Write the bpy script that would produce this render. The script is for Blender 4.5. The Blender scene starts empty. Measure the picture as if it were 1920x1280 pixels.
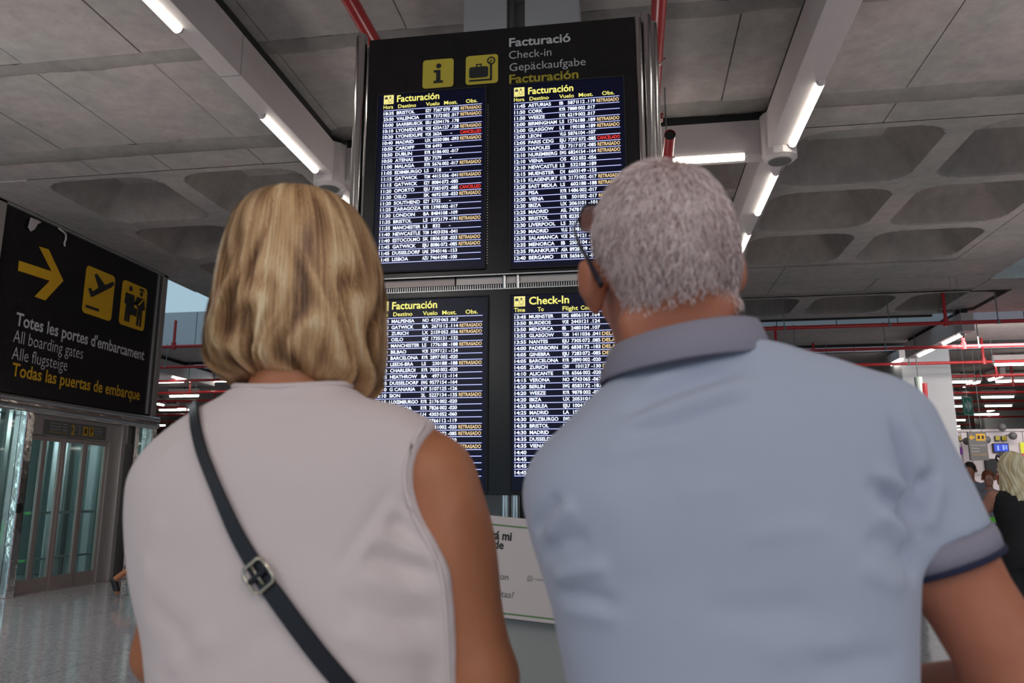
import bpy, bmesh, math, random
import numpy as np
from mathutils import Vector, Matrix, Euler

random.seed(7); rng = np.random.default_rng(7)
SC = bpy.context.scene
COL = SC.collection
PI = math.pi

# ------------------------------------------------------------------ camera
FPX = 1450.0; CX, CY, CAMH = 960.0, 640.0, 1.28
PITCH = math.atan(287 / FPX); YAW = math.atan(224 * math.cos(PITCH) / FPX)
cam = bpy.data.cameras.new('camera'); camo = bpy.data.objects.new('camera', cam); COL.objects.link(camo)
cam.sensor_width = 36; cam.lens = FPX / 1920 * 36
camo.location = (0, 0, CAMH); camo.rotation_euler = (PI / 2 + PITCH, 0, YAW)
cam.clip_start = .05; cam.clip_end = 300
cam.dof.use_dof = True; cam.dof.focus_distance = 4.4; cam.dof.aperture_fstop = cam.lens / 5.0
SC.camera = camo

# ------------------------------------------------------------------ world, light, exposure
SC.view_settings.view_transform = 'Standard'; SC.view_settings.look = 'None'
SC.view_settings.gamma = 1; SC.view_settings.use_curve_mapping = False
SC.view_settings.exposure = 0.0
w = bpy.data.worlds.new('sky'); SC.world = w; w.use_nodes = True
bg = w.node_tree.nodes['Background']; bg.inputs[0].default_value = (.33, .47, .56, 1); bg.inputs[1].default_value = 1.1


def area(name, loc, rot, sx, sy, power, col=(1, .93, .9)):
    l = bpy.data.lights.new(name, 'AREA'); l.shape = 'RECTANGLE'; l.size = sx; l.size_y = sy
    l.energy = power; l.color = col
    o = bpy.data.objects.new(name, l); COL.objects.link(o); o.location = loc; o.rotation_euler = rot
    return o


# ceiling luminaires of the hall behind and beside the viewer
for i, (x, y) in enumerate([(-3.2, -2.5), (1.5, -2.5), (-3.2, -7), (1.5, -7), (5.5, -3)]):
    area('unseen_hall_light', (x, y, 4.5), (math.radians(25), 0, 0), .6, 3.0, 62)
for x, y, p in ((-4.5, -1.5, 52), (3.5, -1.5, 56), (-5.2, 5.0, 34), (4.2, 5.0, 40), (-.7, 8.5, 30), (5.5, 11.0, 22)):
    area('ceiling_fill', (x, y, 2.4), (PI, 0, 0), 1.2, 1.2, p)   # added upward fill lights in mid-air, brightening the concrete ceiling


area('lift_fill', (-8.25, 9.9, 2.35), (0, math.radians(55), 0), .3, 3.4, 34, (.85, 1, .97))   # added fill light, tilted to brighten the inside of the lift


area('far_hall_fill', (11.0, 17.5, 4.4), (math.radians(50), 0, 0), 8, .8, 330)   # luminaires over the check-in counters
area('lift_fill', (-9.1, 7.5, 1.4), (PI / 2, 0, 0), 1.2, 2.0, 16, (.82, 1, .97))  # second added fill, facing the end of the lift shaft
area('unseen_hall_light', (-7.3, 5.4, 4.4), (math.radians(20), 0, 0), .8, 2.0, 75)  # added beyond the left frame edge to brighten floor, sign and lift
area('unseen_hall_light', (6.6, 4.2, 4.4), (math.radians(-10), math.radians(-15), 0), .8, 2.0, 80)  # added beyond the right frame edge to brighten the blonde woman and blue shoulder
area('far_hall_fill', (-16.0, 18, 4.4), (math.radians(20), 0, 0), 6, .8, 120)  # added fill light for the left part of the far hall


# ------------------------------------------------------------------ materials
def mat(name, col, rough=.6, metal=0.0, emis=None, es=0.0, noise=None, bump=0.0, bscale=40.0, spec=None, nscale=6.0,
        trans=0.0, sss=0.0, alpha=1.0, sheen=0.0):
    m = bpy.data.materials.new(name); m.use_nodes = True
    nt = m.node_tree; b = nt.nodes['Principled BSDF']
    b.inputs['Base Color'].default_value = (*col, 1); b.inputs['Roughness'].default_value = rough
    b.inputs['Metallic'].default_value = metal
    if spec is not None: b.inputs['Specular IOR Level'].default_value = spec
    if emis: b.inputs['Emission Color'].default_value = (*emis, 1); b.inputs['Emission Strength'].default_value = es
    if trans: b.inputs['Transmission Weight'].default_value = trans
    if sss:
        b.inputs['Subsurface Weight'].default_value = sss; b.inputs['Subsurface Radius'].default_value = (.01, .004, .002)
    if sheen: b.inputs['Sheen Weight'].default_value = sheen
    b.inputs['Alpha'].default_value = alpha
    tc = nt.nodes.new('ShaderNodeTexCoord')
    if noise:
        n = nt.nodes.new('ShaderNodeTexNoise'); n.inputs['Scale'].default_value = nscale; n.inputs['Detail'].default_value = 6
        n.inputs['Roughness'].default_value = .65
        r = nt.nodes.new('ShaderNodeValToRGB'); r.color_ramp.elements[0].position = .3; r.color_ramp.elements[1].position = .7
        r.color_ramp.elements[0].color = (*noise, 1); r.color_ramp.elements[1].color = (*col, 1)
        nt.links.new(tc.outputs['Object'], n.inputs['Vector']); nt.links.new(n.outputs['Fac'], r.inputs['Fac'])
        nt.links.new(r.outputs['Color'], b.inputs['Base Color'])
    if bump:
        n2 = nt.nodes.new('ShaderNodeTexNoise'); n2.inputs['Scale'].default_value = bscale; n2.inputs['Detail'].default_value = 4
        bp = nt.nodes.new('ShaderNodeBump'); bp.inputs['Strength'].default_value = bump; bp.inputs['Distance'].default_value = .01
        nt.links.new(tc.outputs['Object'], n2.inputs['Vector']); nt.links.new(n2.outputs['Fac'], bp.inputs['Height'])
        nt.links.new(bp.outputs['Normal'], b.inputs['Normal'])
    return m


def concrete(name, c1, c2, stain):
    m = bpy.data.materials.new(name); m.use_nodes = True; nt = m.node_tree; b = nt.nodes['Principled BSDF']
    N = nt.nodes.new; L = nt.links.new
    b.inputs['Roughness'].default_value = .85
    g = N('ShaderNodeNewGeometry')
    def noise(s, d, r=.6):
        n = N('ShaderNodeTexNoise'); n.inputs['Scale'].default_value = s; n.inputs['Detail'].default_value = d
        n.inputs['Roughness'].default_value = r; L(g.outputs['Position'], n.inputs['Vector']); return n
    n1 = noise(.8, 5); n2 = noise(6, 8, .7); n3 = noise(2.1, 9, .75)
    mx = N('ShaderNodeMix'); mx.data_type = 'RGBA'; mx.inputs[6].default_value = (*c1, 1); mx.inputs[7].default_value = (*c2, 1)
    r0 = N('ShaderNodeMapRange'); r0.inputs[1].default_value = .38; r0.inputs[2].default_value = .62
    L(n1.outputs['Fac'], r0.inputs[0]); L(r0.outputs[0], mx.inputs[0])
    r1 = N('ShaderNodeMapRange'); r1.inputs[1].default_value = .35; r1.inputs[2].default_value = .65
    r1.inputs[3].default_value = .86; r1.inputs[4].default_value = 1.08
    L(n2.outputs['Fac'], r1.inputs[0])
    m2 = N('ShaderNodeMix'); m2.data_type = 'RGBA'; m2.blend_type = 'MULTIPLY'; m2.inputs[0].default_value = 1
    L(mx.outputs[2], m2.inputs[6]); L(r1.outputs[0], m2.inputs[7])
    m3 = N('ShaderNodeMix'); m3.data_type = 'RGBA'; m3.inputs[7].default_value = (*stain, 1)
    r2 = N('ShaderNodeMapRange'); r2.inputs[1].default_value = .60; r2.inputs[2].default_value = .74; r2.inputs[4].default_value = .6
    L(n3.outputs['Fac'], r2.inputs[0]); L(r2.outputs[0], m3.inputs[0]); L(m2.outputs[2], m3.inputs[6])
    L(m3.outputs[2], b.inputs['Base Color'])
    bp = N('ShaderNodeBump'); bp.inputs['Strength'].default_value = .35; bp.inputs['Distance'].default_value = .01
    L(n2.outputs['Fac'], bp.inputs['Height']); L(bp.outputs['Normal'], b.inputs['Normal'])
    return m


def terrazzo(name):
    m = bpy.data.materials.new(name); m.use_nodes = True; nt = m.node_tree; b = nt.nodes['Principled BSDF']
    N = nt.nodes.new; L = nt.links.new
    g = N('ShaderNodeNewGeometry')
    v = N('ShaderNodeTexVoronoi'); v.inputs['Scale'].default_value = 55
    L(g.outputs['Position'], v.inputs['Vector'])
    r = N('ShaderNodeValToRGB'); r.color_ramp.elements[0].color = (.36, .355, .37, 1); r.color_ramp.elements[1].color = (.56, .55, .57, 1)
    s = N('ShaderNodeSeparateColor'); L(v.outputs['Color'], s.inputs[0]); L(s.outputs[0], r.inputs['Fac'])
    L(r.outputs['Color'], b.inputs['Base Color'])
    b.inputs['Roughness'].default_value = .09
    n = N('ShaderNodeTexNoise'); n.inputs['Scale'].default_value = 3.0; L(g.outputs['Position'], n.inputs['Vector'])
    bp = N('ShaderNodeBump'); bp.inputs['Strength'].default_value = .12; bp.inputs['Distance'].default_value = .02
    L(n.outputs['Fac'], bp.inputs['Height']); L(bp.outputs['Normal'], b.inputs['Normal'])
    return m


def hairmat(name, ramp, rough=.45):
    m = bpy.data.materials.new(name); m.use_nodes = True; nt = m.node_tree; b = nt.nodes['Principled BSDF']
    a = nt.nodes.new('ShaderNodeAttribute'); a.attribute_name = 'tint'
    r = nt.nodes.new('ShaderNodeValToRGB'); e = r.color_ramp.elements
    e[0].position = ramp[0][0]; e[0].color = (*ramp[0][1], 1); e[1].position = ramp[-1][0]; e[1].color = (*ramp[-1][1], 1)
    for p, c in ramp[1:-1]:
        k = e.new(p); k.color = (*c, 1)
    nt.links.new(a.outputs['Fac'], r.inputs['Fac']); nt.links.new(r.outputs['Color'], b.inputs['Base Color'])
    b.inputs['Roughness'].default_value = rough; b.inputs['Specular IOR Level'].default_value = .35
    return m


M = dict(
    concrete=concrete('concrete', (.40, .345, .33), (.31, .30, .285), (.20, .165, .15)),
    concrete_shaded=concrete('concrete_pan_shaded', (.27, .23, .215), (.215, .20, .19), (.20, .13, .08)),  # coffer pans: shade of the recess put into a darker concrete
    mortar=concrete('mortar', (.28, .255, .24), (.19, .18, .17), (.07, .065, .055)),
    terrazzo=terrazzo('terrazzo'),
    joint=mat('joint', (.06, .06, .06), .8),
    white_paint=mat('white_paint', (.56, .50, .495), .5, noise=(.52, .47, .465)),
    column=mat('column_paint', (.42, .42, .43), .5, noise=(.38, .38, .39), nscale=1.5),
    column_dark=mat('column_groove', (.12, .115, .11), .5),
    black=mat('black_panel', (.010, .009, .010), .25, spec=.3, noise=(.016, .014, .014)),
    black_matte=mat('black_matte', (.012, .012, .012), .7),
    rubber=mat('rubber', (.01, .01, .01), .9),
    ripple=mat('rippled_steel', (.80, .76, .74), .10, 1.0, bump=.35, bscale=9),
    chrome=mat('polished_steel', (.62, .60, .59), .16, 1.0),
    brushed=mat('brushed_steel', (.44, .40, .38), .38, .6, bump=.05, bscale=90),
    steel_door=mat('door_steel', (.40, .33, .31), .4, .45),
    alu=mat('aluminium', (.50, .50, .49), .35, .8),
    red=mat('red_pipe', (.42, .018, .02), .28, noise=(.36, .014, .018)),
    red_dark=mat('red_coupling', (.26, .012, .014), .4),
    tube=mat('lamp_diffuser', (.9, .9, .85), .4, emis=(1, .95, .84), es=9.0),
    yellow=mat('sign_yellow', (.56, .44, .04), .5),
    orange=mat('sign_orange', (.62, .34, .01), .5),
    sign_white=mat('sign_white', (.50, .49, .50), .5),
    sign_yel2=mat('sign_gold', (.40, .31, .02), .5),
    scr_bg=mat('screen_glass', (.004, .004, .006), .3, emis=(.001, .0015, .010), es=1.0, spec=.2),
    scr_white=mat('screen_white', (0, 0, 0), .4, emis=(.86, .94, 1.0), es=1.5),
    scr_line=mat('screen_line', (0, 0, 0), .4, emis=(.72, .77, 1.0), es=1.15),
    scr_blue=mat('screen_blue', (0, 0, 0), .4, emis=(.02, .022, .30), es=1.0),
    scr_yellow=mat('screen_yellow', (0, 0, 0), .4, emis=(1.0, .93, .22), es=1.0),
    scr_amber=mat('screen_amber', (0, 0, 0), .4, emis=(1.0, .72, .36), es=1.0),
    scr_red=mat('screen_red', (0, 0, 0), .4, emis=(1.0, .05, .03), es=1.0),
    scr_icon=mat('screen_icon', (0, 0, 0), .4, emis=(.95, .85, .28), es=1.0),
    scr_mono=mat('screen_monitor', (0, 0, 0), .4, emis=(.03, .07, .62), es=1.0),
    scr_monow=mat('screen_monitor_text', (0, 0, 0), .4, emis=(.35, .5, 1.0), es=1.0),
    glass=mat('teal_glass', (.62, .78, .78), .03, trans=1.0),
    shaft=mat('shaft_panel', (.20, .25, .25), .4),
    green_led=mat('green_strip', (0, .1, 0), .4, emis=(.07, .62, .13), es=1.0),
    poster=mat('poster_board', (.66, .58, .57), .5),
    green_line=mat('green_line', (.12, .26, .08), .5),
    ink=mat('black_ink', (.02, .02, .02), .6),
    grey_ink=mat('grey_ink', (.18, .17, .17), .6),
    desk=mat('desk_body', (.34, .34, .33), .5),
    paper=mat('paper', (.45, .41, .41), .8),
    white_knit=mat('white_cotton', (.72, .615, .61), .85, bump=.06, bscale=300, sheen=.2),
    blue_knit=mat('light_blue_pique', (.43, .475, .595), .85, bump=.08, bscale=420, sheen=.2, noise=(.415, .46, .58), nscale=9),
    grey_rib=mat('grey_rib_knit', (.275, .26, .325), .9, bump=.12, bscale=200),
    navy_trim=mat('navy_trim', (.012, .014, .05), .8),
    tan_skin=mat('tan_skin', (.50, .19, .088), .5, noise=(.44, .16, .072), nscale=14, sss=.15),
    red_skin=mat('ruddy_skin', (.50, .185, .105), .5, noise=(.42, .14, .078), nscale=20, sss=.15),
    fair_skin=mat('fair_skin', (.52, .24, .17), .5, noise=(.48, .21, .15), sss=.1),
    eye=mat('eye_white', (.7, .68, .65), .2), iris=mat('iris', (.05, .07, .08), .2),
    lips=mat('lips', (.38, .11, .08), .4),
    leather=mat('black_leather', (.008, .009, .016), .42),
    buckle=mat('buckle_metal', (.55, .50, .40), .25, 1.0),
    denim=mat('navy_denim', (.02, .025, .07), .8), dark=mat('dark_cloth', (.012, .012, .014), .8),
    beige=mat('beige_cloth', (.35, .28, .2), .85), grey_cloth=mat('grey_cloth', (.22, .22, .25), .85),
    shoe=mat('black_shoe', (.012, .011, .01), .35), shoe_w=mat('pale_shoe', (.5, .48, .45), .6),
    lens=mat('sunglass_lens', (.60, .56, .68), .05, trans=.75, spec=1.0), frame=mat('sunglass_frame', (.008, .008, .02), .3),
    green_sign=mat('exit_green', (.05, .24, .15), .5), exit_white=mat('exit_white', (.62, .70, .62), .5),
    wall_white=mat('counter_panel', (.60, .53, .55), .5), wall_grey=mat('wall_grey', (.20, .19, .19), .8),
    lime=mat('lime_cloth', (.16, .62, .03), .7), poster_y=mat('poster_yellow', (.75, .78, .05), .6),
    poster_p=mat('poster_pink', (.7, .1, .12), .6), purple=mat('poster_purple', (.18, .03, .28), .6),
    fascia=mat('fascia_panel', (.50, .52, .55), .45), cable=mat('cable', (.13, .15, .15), .5),
    skyglass=mat('skylight_frame', (.2, .2, .2), .5),
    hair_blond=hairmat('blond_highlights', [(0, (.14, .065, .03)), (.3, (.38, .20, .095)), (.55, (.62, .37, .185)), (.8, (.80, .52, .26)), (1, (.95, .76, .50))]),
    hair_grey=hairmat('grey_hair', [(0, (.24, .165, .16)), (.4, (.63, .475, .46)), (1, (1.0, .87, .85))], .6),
    hair_pale=hairmat('pale_blond', [(0, (.48, .34, .17)), (.5, (.80, .66, .40)), (1, (.98, .90, .66))]),
    hair_dark=mat('dark_hair', (.03, .015, .01), .6), hair_ginger=mat('ginger_hair', (.22, .06, .02), .6),
)


# ------------------------------------------------------------------ object helpers
def link(name, mesh, material=None, parent=None, smooth=False, extra=None):
    if material is not None: mesh.materials.append(material)
    for m in (extra or []): mesh.materials.append(m)
    if smooth: mesh.polygons.foreach_set('use_smooth', [True] * len(mesh.polygons))
    o = bpy.data.objects.new(name, mesh); COL.objects.link(o)
    if parent is not None: o.parent = parent
    return o


def obj(name, bm, material=None, parent=None, smooth=False):
    me = bpy.data.meshes.new(name); bm.normal_update(); bm.to_mesh(me); bm.free()
    return link(name, me, material, parent, smooth)


def pyobj(name, v, f, material=None, parent=None, smooth=False):
    me = bpy.data.meshes.new(name); me.from_pydata([tuple(map(float, p)) for p in v], [], [tuple(map(int, q)) for q in f]); me.update()
    return link(name, me, material, parent, smooth)


def tag(o, label=None, cat=None, group=None, kind=None):
    if label: o['label'] = label
    if cat: o['category'] = cat
    if group: o['group'] = group
    if kind: o['kind'] = kind
    return o


def thing(name, label, cat, loc=(0, 0, 0), rotz=0, group=None):
    o = bpy.data.objects.new(name, None); COL.objects.link(o); o.location = loc; o.rotation_euler = (0, 0, rotz)
    o.empty_display_size = .1
    return tag(o, label, cat, group)


def copy_tree(o, parent=None):
    c = o.copy(); COL.objects.link(c); c.parent = parent
    for ch in list(o.children): copy_tree(ch, c)
    return c


def box(bm, x0, x1, y0, y1, z0, z1, bev=0):
    r = bmesh.ops.create_cube(bm, size=1)
    for v in r['verts']:
        v.co = Vector((x0 + (v.co.x + .5) * (x1 - x0), y0 + (v.co.y + .5) * (y1 - y0), z0 + (v.co.z + .5) * (z1 - z0)))
    if bev:
        es = list({e for v in r['verts'] for e in v.link_edges})
        bmesh.ops.bevel(bm, geom=es, offset=bev, segments=2, affect='EDGES', profile=.7)
    return bm


def bx(x0, x1, y0, y1, z0, z1, bev=0):
    return box(bmesh.new(), x0, x1, y0, y1, z0, z1, bev)


def cyl(bm, p0, p1, r0, r1=None, seg=20, caps=True):
    p0 = Vector(p0); p1 = Vector(p1); d = p1 - p0; r1 = r0 if r1 is None else r1
    mt = Matrix.Translation((p0 + p1) / 2) @ d.to_track_quat('Z', 'Y').to_matrix().to_4x4()
    bmesh.ops.create_cone(bm, cap_ends=caps, segments=seg, radius1=r0, radius2=r1, depth=d.length, matrix=mt)
    return bm


def tube_pts(pts, r, seg=8, closed=False, flat=1.0, normals=None):
    """sweep an (optionally flattened) section along a polyline; returns v,f"""
    pts = [Vector(p) for p in pts]; n = len(pts); V = []; F = []
    for i, p in enumerate(pts):
        a = pts[(i - 1) % n] if (closed or i > 0) else p
        b = pts[(i + 1) % n] if (closed or i < n - 1) else p
        t = (b - a).normalized()
        nn = Vector(normals[i]) if normals is not None else (Vector((0, 0, 1)) if abs(t.z) < .9 else Vector((0, 1, 0)))
        s = t.cross(nn).normalized(); u = s.cross(t).normalized()
        rr = r[i] if hasattr(r, '__len__') else r
        for k in range(seg):
            an = 2 * PI * k / seg
            V.append(p + s * (math.cos(an) * rr) + u * (math.sin(an) * rr * flat))
    m = n if closed else n - 1
    for i in range(m):
        for k in range(seg):
            a = i * seg + k; b = i * seg + (k + 1) % seg; c = ((i + 1) % n) * seg + (k + 1) % seg; d = ((i + 1) % n) * seg + k
            F.append((a, b, c, d))
    if not closed:
        F.append(tuple(range(seg - 1, -1, -1))); F.append(tuple(range((n - 1) * seg, n * seg)))
    return V, F


def smooth_angle(o, deg=40):
    me = o.data; me.polygons.foreach_set('use_smooth', [True] * len(me.polygons))
    try: me.set_sharp_from_angle(angle=math.radians(deg))
    except Exception: pass
    return o


# pixel -> world point at a real depth plane
_f = np.array([-math.sin(YAW) * math.cos(PITCH), math.cos(YAW) * math.cos(PITCH), math.sin(PITCH)])
_r = np.array([math.cos(YAW), math.sin(YAW), 0]); _u = np.cross(_r, _f)
def _ray(u, v): return _f + _r * (u - CX) / FPX - _u * (v - CY) / FPX
def onY(u, v, y): d = _ray(u, v); return Vector((0, 0, CAMH)) + Vector(d * (y / d[1]))
def onX(u, v, x): d = _ray(u, v); return Vector((0, 0, CAMH)) + Vector(d * (x / d[0]))
def onZ(u, v, z): d = _ray(u, v); return Vector((0, 0, CAMH)) + Vector(d * ((z - CAMH) / d[2]))


# ------------------------------------------------------------------ flat lettering
_TC = {}
def text_geo(s, bold=0.0):
    k = (s, bold)
    if k in _TC: return _TC[k]
    cu = bpy.data.curves.new('t', 'FONT'); cu.body = s; cu.resolution_u = 3; cu.offset = bold; cu.fill_mode = 'FRONT'
    o = bpy.data.objects.new('t', cu); COL.objects.link(o)
    bpy.context.view_layer.update()
    me = bpy.data.meshes.new_from_object(o.evaluated_get(bpy.context.evaluated_depsgraph_get()))
    v = np.zeros(len(me.vertices) * 3); me.vertices.foreach_get('co', v); v = v.reshape(-1, 3)[:, :2]
    f = [tuple(p.vertices) for p in me.polygons]
    bpy.data.objects.remove(o); bpy.data.curves.remove(cu); bpy.data.meshes.remove(me)
    _TC[k] = (v, f); return _TC[k]


CAPH = text_geo('H')[0][:, 1].max()


class Sheet:
    """a flat printed layer on a plane: origin O, right R, up U, lifted off along N"""
    def __init__(s, O, R, U, N): s.O, s.R, s.U, s.N = map(np.array, (O, R, U, N)); s.L = {}
    def put(s, key, P2, F, lift):
        V, FF = s.L.setdefault(key, ([], [])); b = len(V)
        for p in P2: V.append(s.O + s.R * p[0] + s.U * p[1] + s.N * lift)
        FF.extend([tuple(i + b for i in f) for f in F])
    def text(s, key, t, x0, y0, cap, x1=None, width=None, bold=.0, lift=.003, align='L', wmax=None):
        v, f = text_geo(t, bold)
        if len(v) == 0: return
        sy = cap / CAPH; bw = v[:, 0].max() - v[:, 0].min()
        sx = sy
        if x1 is not None: sx = (x1 - x0) / bw
        elif width: sx = width * sy
        if wmax and bw * sx > wmax: sx = wmax / bw
        P = np.stack([(v[:, 0] - v[:, 0].min()) * sx, v[:, 1] * sy], 1)
        off = x0 - (bw * sx if align == 'R' else (bw * sx / 2 if align == 'C' else 0))
        s.put(key, P + [off, y0], f, lift)
    def rect(s, key, x0, x1, y0, y1, lift=.002): s.put(key, [(x0, y0), (x1, y0), (x1, y1), (x0, y1)], [(0, 1, 2, 3)], lift)
    def poly(s, key, pts, lift=.002):
        bm = bmesh.new(); vs = [bm.verts.new((p[0], p[1], 0)) for p in pts]; bm.faces.new(vs); bm.normal_update()
        bmesh.ops.triangulate(bm, faces=bm.faces[:]); bm.verts.index_update()
        P = [(v.co.x, v.co.y) for v in bm.verts]; F = [tuple(v.index for v in f.verts) for f in bm.faces]; bm.free()
        s.put(key, P, F, lift)
    def rrect(s, key, x0, x1, y0, y1, r, lift=.002):
        P = []
        for cx, cy, a in ((x1 - r, y1 - r, 0), (x0 + r, y1 - r, 90), (x0 + r, y0 + r, 180), (x1 - r, y0 + r, 270)):
            for k in range(6):
                t = math.radians(a + 18 * k); P.append((cx + r * math.cos(t), cy + r * math.sin(t)))
        s.put(key, P, [tuple(range(len(P)))], lift)
    def disc(s, key, x, y, r, lift=.002, n=20, ry=None):
        ry = ry or r
        s.put(key, [(x + r * math.cos(2 * PI * k / n), y + ry * math.sin(2 * PI * k / n)) for k in range(n)], [tuple(range(n))], lift)
    def ring(s, key, x, y, r, w_, lift=.002, n=28):
        P = [(x + q * math.cos(2 * PI * k / n), y + q * math.sin(2 * PI * k / n)) for q in (r - w_, r) for k in range(n)]
        s.put(key, P, [(k, (k + 1) % n, n + (k + 1) % n, n + k)[::-1] for k in range(n)], lift)
    def build(s, parent, names):
        for key, (V, F) in s.L.items():
            nm, m = names[key]; pyobj(nm, V, F, m, parent)


# ================================================================== SETTING
FLY0, FLY1 = -14, 80
floor = obj('floor', bx(-32, 44, FLY0, FLY1, -.3, -.012), M['terrazzo'])
tag(floor, kind='structure')
tm = bpy.data.meshes.new('tile'); b_ = bx(.004, 1.596, .004, .801, -.012, 0, 0); b_.to_mesh(tm); b_.free(); tm.materials.append(M['terrazzo'])
jn = obj('joint_bed', bx(-9.02, 6.98, 1.4, 14.24, -.012, -.004), M['joint'], floor)
for i in range(10):
    for j in range(16):
        x, y = -9.02 + 1.6 * i, 1.4 + .8025 * j
        o = bpy.data.objects.new('floor_tile', tm); COL.objects.link(o); o.parent = floor; o.location = (x, y, 0)

ceiling = obj('ceiling', bx(-7.95, 6.35, -12, 16.95, 5.02 + .42, 5.02 + .7), M['concrete']); tag(ceiling, kind='structure')
XS = [-7.95, -6.1, -5.2, -4.06, -2.9, -1.7, -.35, .97, 2.65, 4.4, 6.35]
YS = [-12, -9, -6, -3, .2, 2.2, 3.9, 5.5]
def slab(x0, x1, y0, y1, dz=0, m='concrete'):
    g = .006
    b = bx(x0 + g, x1 - g, y0 + g, y1 - g, 5.0 + dz, 5.46)
    o = obj('concrete_panel', b, M[m], ceiling); return o
for i in range(len(XS) - 1):
    for j in range(len(YS) - 1):
        slab(XS[i], XS[i + 1], YS[j], YS[j + 1], random.uniform(0, .012))
    slab(XS[i], XS[i + 1], 5.66, 7.12, random.uniform(0, .012))
    slab(XS[i], XS[i + 1], 12.95, 13.95, random.uniform(0, .01)); slab(XS[i], XS[i + 1], 13.97, 14.85, random.uniform(0, .01))
for y0_, y1_ in ((-12, 7.79), (12.96, 15.0)): obj('joint_backing', bx(-7.9, 6.3, y0_, y1_, 5.035, 5.05), M['mortar'], ceiling)
def ridge(y0, y1, z0, seed):
    """rough mortar band between slab rows"""
    rs = np.random.default_rng(seed); nx, ny = 260, 6; V = []; F = []
    e0 = np.convolve(rs.normal(0, .05, nx + 8), np.ones(9) / 9, 'valid'); e1 = np.convolve(rs.normal(0, .05, nx + 8), np.ones(9) / 9, 'valid')
    for i in range(nx):
        x = -7.95 + 14.3 * i / (nx - 1)
        for j in range(ny):
            t = j / (ny - 1); y = y0 + e0[i] + (y1 + e1[i] - y0 - e0[i]) * t
            z = 5.012 - (z0 * math.sin(PI * t) ** .4 + rs.uniform(-.003, .003) if 0 < j < ny - 1 else 0)
            V.append((x, y, z))
    for i in range(nx - 1):
        for j in range(ny - 1):
            a = i * ny + j; F.append((a, a + 1, a + ny + 1, a + ny))
    pyobj('mortar_band', V, F, M['mortar'], ceiling, True)
ridge(5.50, 5.70, .02, 1); ridge(7.10, 7.40, .03, 2); ridge(12.82, 13.0, .02, 4); ridge(14.78, 15.0, .02, 5); ridge(2.14, 2.3, .02, 6)
for i in range(len(XS) - 1):
    slab(XS[i], XS[i + 1], 7.38, 7.8, .004)

# coffered pans, one cell shared by every coffer
def coffer_mesh(L, W, m1, m2):
    nx, ny = 52, 50; V = []; F = []; ma = []
    for j in range(ny + 1):
        for i in range(nx + 1):
            x = W * i / nx; y = L * j / ny
            ax, ay = W / 2 - .14, L / 2 - .13; rr = .32
            ux = abs(x - W / 2) - (ax - rr); uy = abs(y - L / 2) - (ay - rr)
            d = rr - math.hypot(max(ux, 0), max(uy, 0)) if (ux > 0 or uy > 0) else rr + min(-ux, -uy)   # distance inside the rounded rim
            t = min(max(d / .42, 0), 1); z = .47 * math.sin(PI / 2 * t) ** .9
            V.append((x, y, z))
    for j in range(ny):
        for i in range(nx):
            a = j * (nx + 1) + i; F.append((a, a + nx + 1, a + nx + 2, a + 1))
    me = bpy.data.meshes.new('coffer'); me.from_pydata(V, [], F); me.update()
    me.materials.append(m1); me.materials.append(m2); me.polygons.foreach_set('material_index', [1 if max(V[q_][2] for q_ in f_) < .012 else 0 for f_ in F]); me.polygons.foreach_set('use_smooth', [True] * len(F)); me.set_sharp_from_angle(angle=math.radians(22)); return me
PX = 1.78
X0 = 3.52 - PX * 6
cm = coffer_mesh(1.7, PX, M['concrete_shaded'], M['concrete'])
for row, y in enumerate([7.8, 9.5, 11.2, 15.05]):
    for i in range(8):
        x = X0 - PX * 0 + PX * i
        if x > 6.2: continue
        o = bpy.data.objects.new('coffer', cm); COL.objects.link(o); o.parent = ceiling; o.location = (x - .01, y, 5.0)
obj('edge_strip', bx(X0 + PX * 8 - .2 - 1.6, 6.35, 7.8, 12.95, 4.99, 5.46), M['concrete'], ceiling)
obj('edge_strip', bx(-7.95, X0 + .05, 7.8, 12.95, 4.99, 5.46), M['concrete'], ceiling)
obj('edge_strip', bx(-7.95, 6.35, 16.72, 16.95, 4.985, 5.46), M['concrete'], ceiling)
obj('edge_gasket', bx(-7.95, 6.35, 16.95, 17.02, 4.95, 5.2), M['black_matte'], ceiling)

# roof bays beyond the skylight slots
def bay(x0, x1, y0, y1, nm='trim_1'):
    o = obj(nm, bx(x0, x1, y0, y1, 5.0, 5.5), M['concrete']); tag(o, kind='structure')
    return o
by = bay(-31, 43, 18.0, 20.2, 'trim_1'); bay(-31, 43, 21.5, 79, 'trim_2')
bay(9.5, 43, -12, 14.2, 'trim_3'); bay(6.36, 43, 14.25, 16.95, 'trim_11'); bay(-31, -12.5, -12, 16.9, 'trim_4')
k = 0
for (yy, z0, z1) in ((18.0, 5.02, 5.9), (21.5, 5.02, 5.9)):
    k += 1
    f = obj('wall_fascia' if k == 1 else 'wall_fascia_far', bx(-31, 43, yy - .03, yy, z0 - .02, z1), M['black_matte']); tag(f, kind='structure')
    x = -20
    while x < 34:
        obj('fascia_panel', bx(x, x + 1.28, yy - .05, yy - .03, z0, z1), M['fascia'], f); x += 1.3
for (yy,) in ((20.2,),):
    o = obj('trim_5', bx(-31, 43, yy, yy + .06, 4.93, 5.2), M['black_matte']); tag(o, kind='structure')
wl = obj('wall_left', bx(-31.3, -31, -12, 80, 0, 8), M['wall_grey']); tag(wl, kind='structure')
wr = obj('wall_right', bx(43, 43.3, -12, 80, 0, 8), M['wall_grey']); tag(wr, kind='structure')
wb = obj('wall_back', bx(-31, 43, 79, 79.3, 0, 8), M['wall_grey']); tag(wb, kind='structure')

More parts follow.
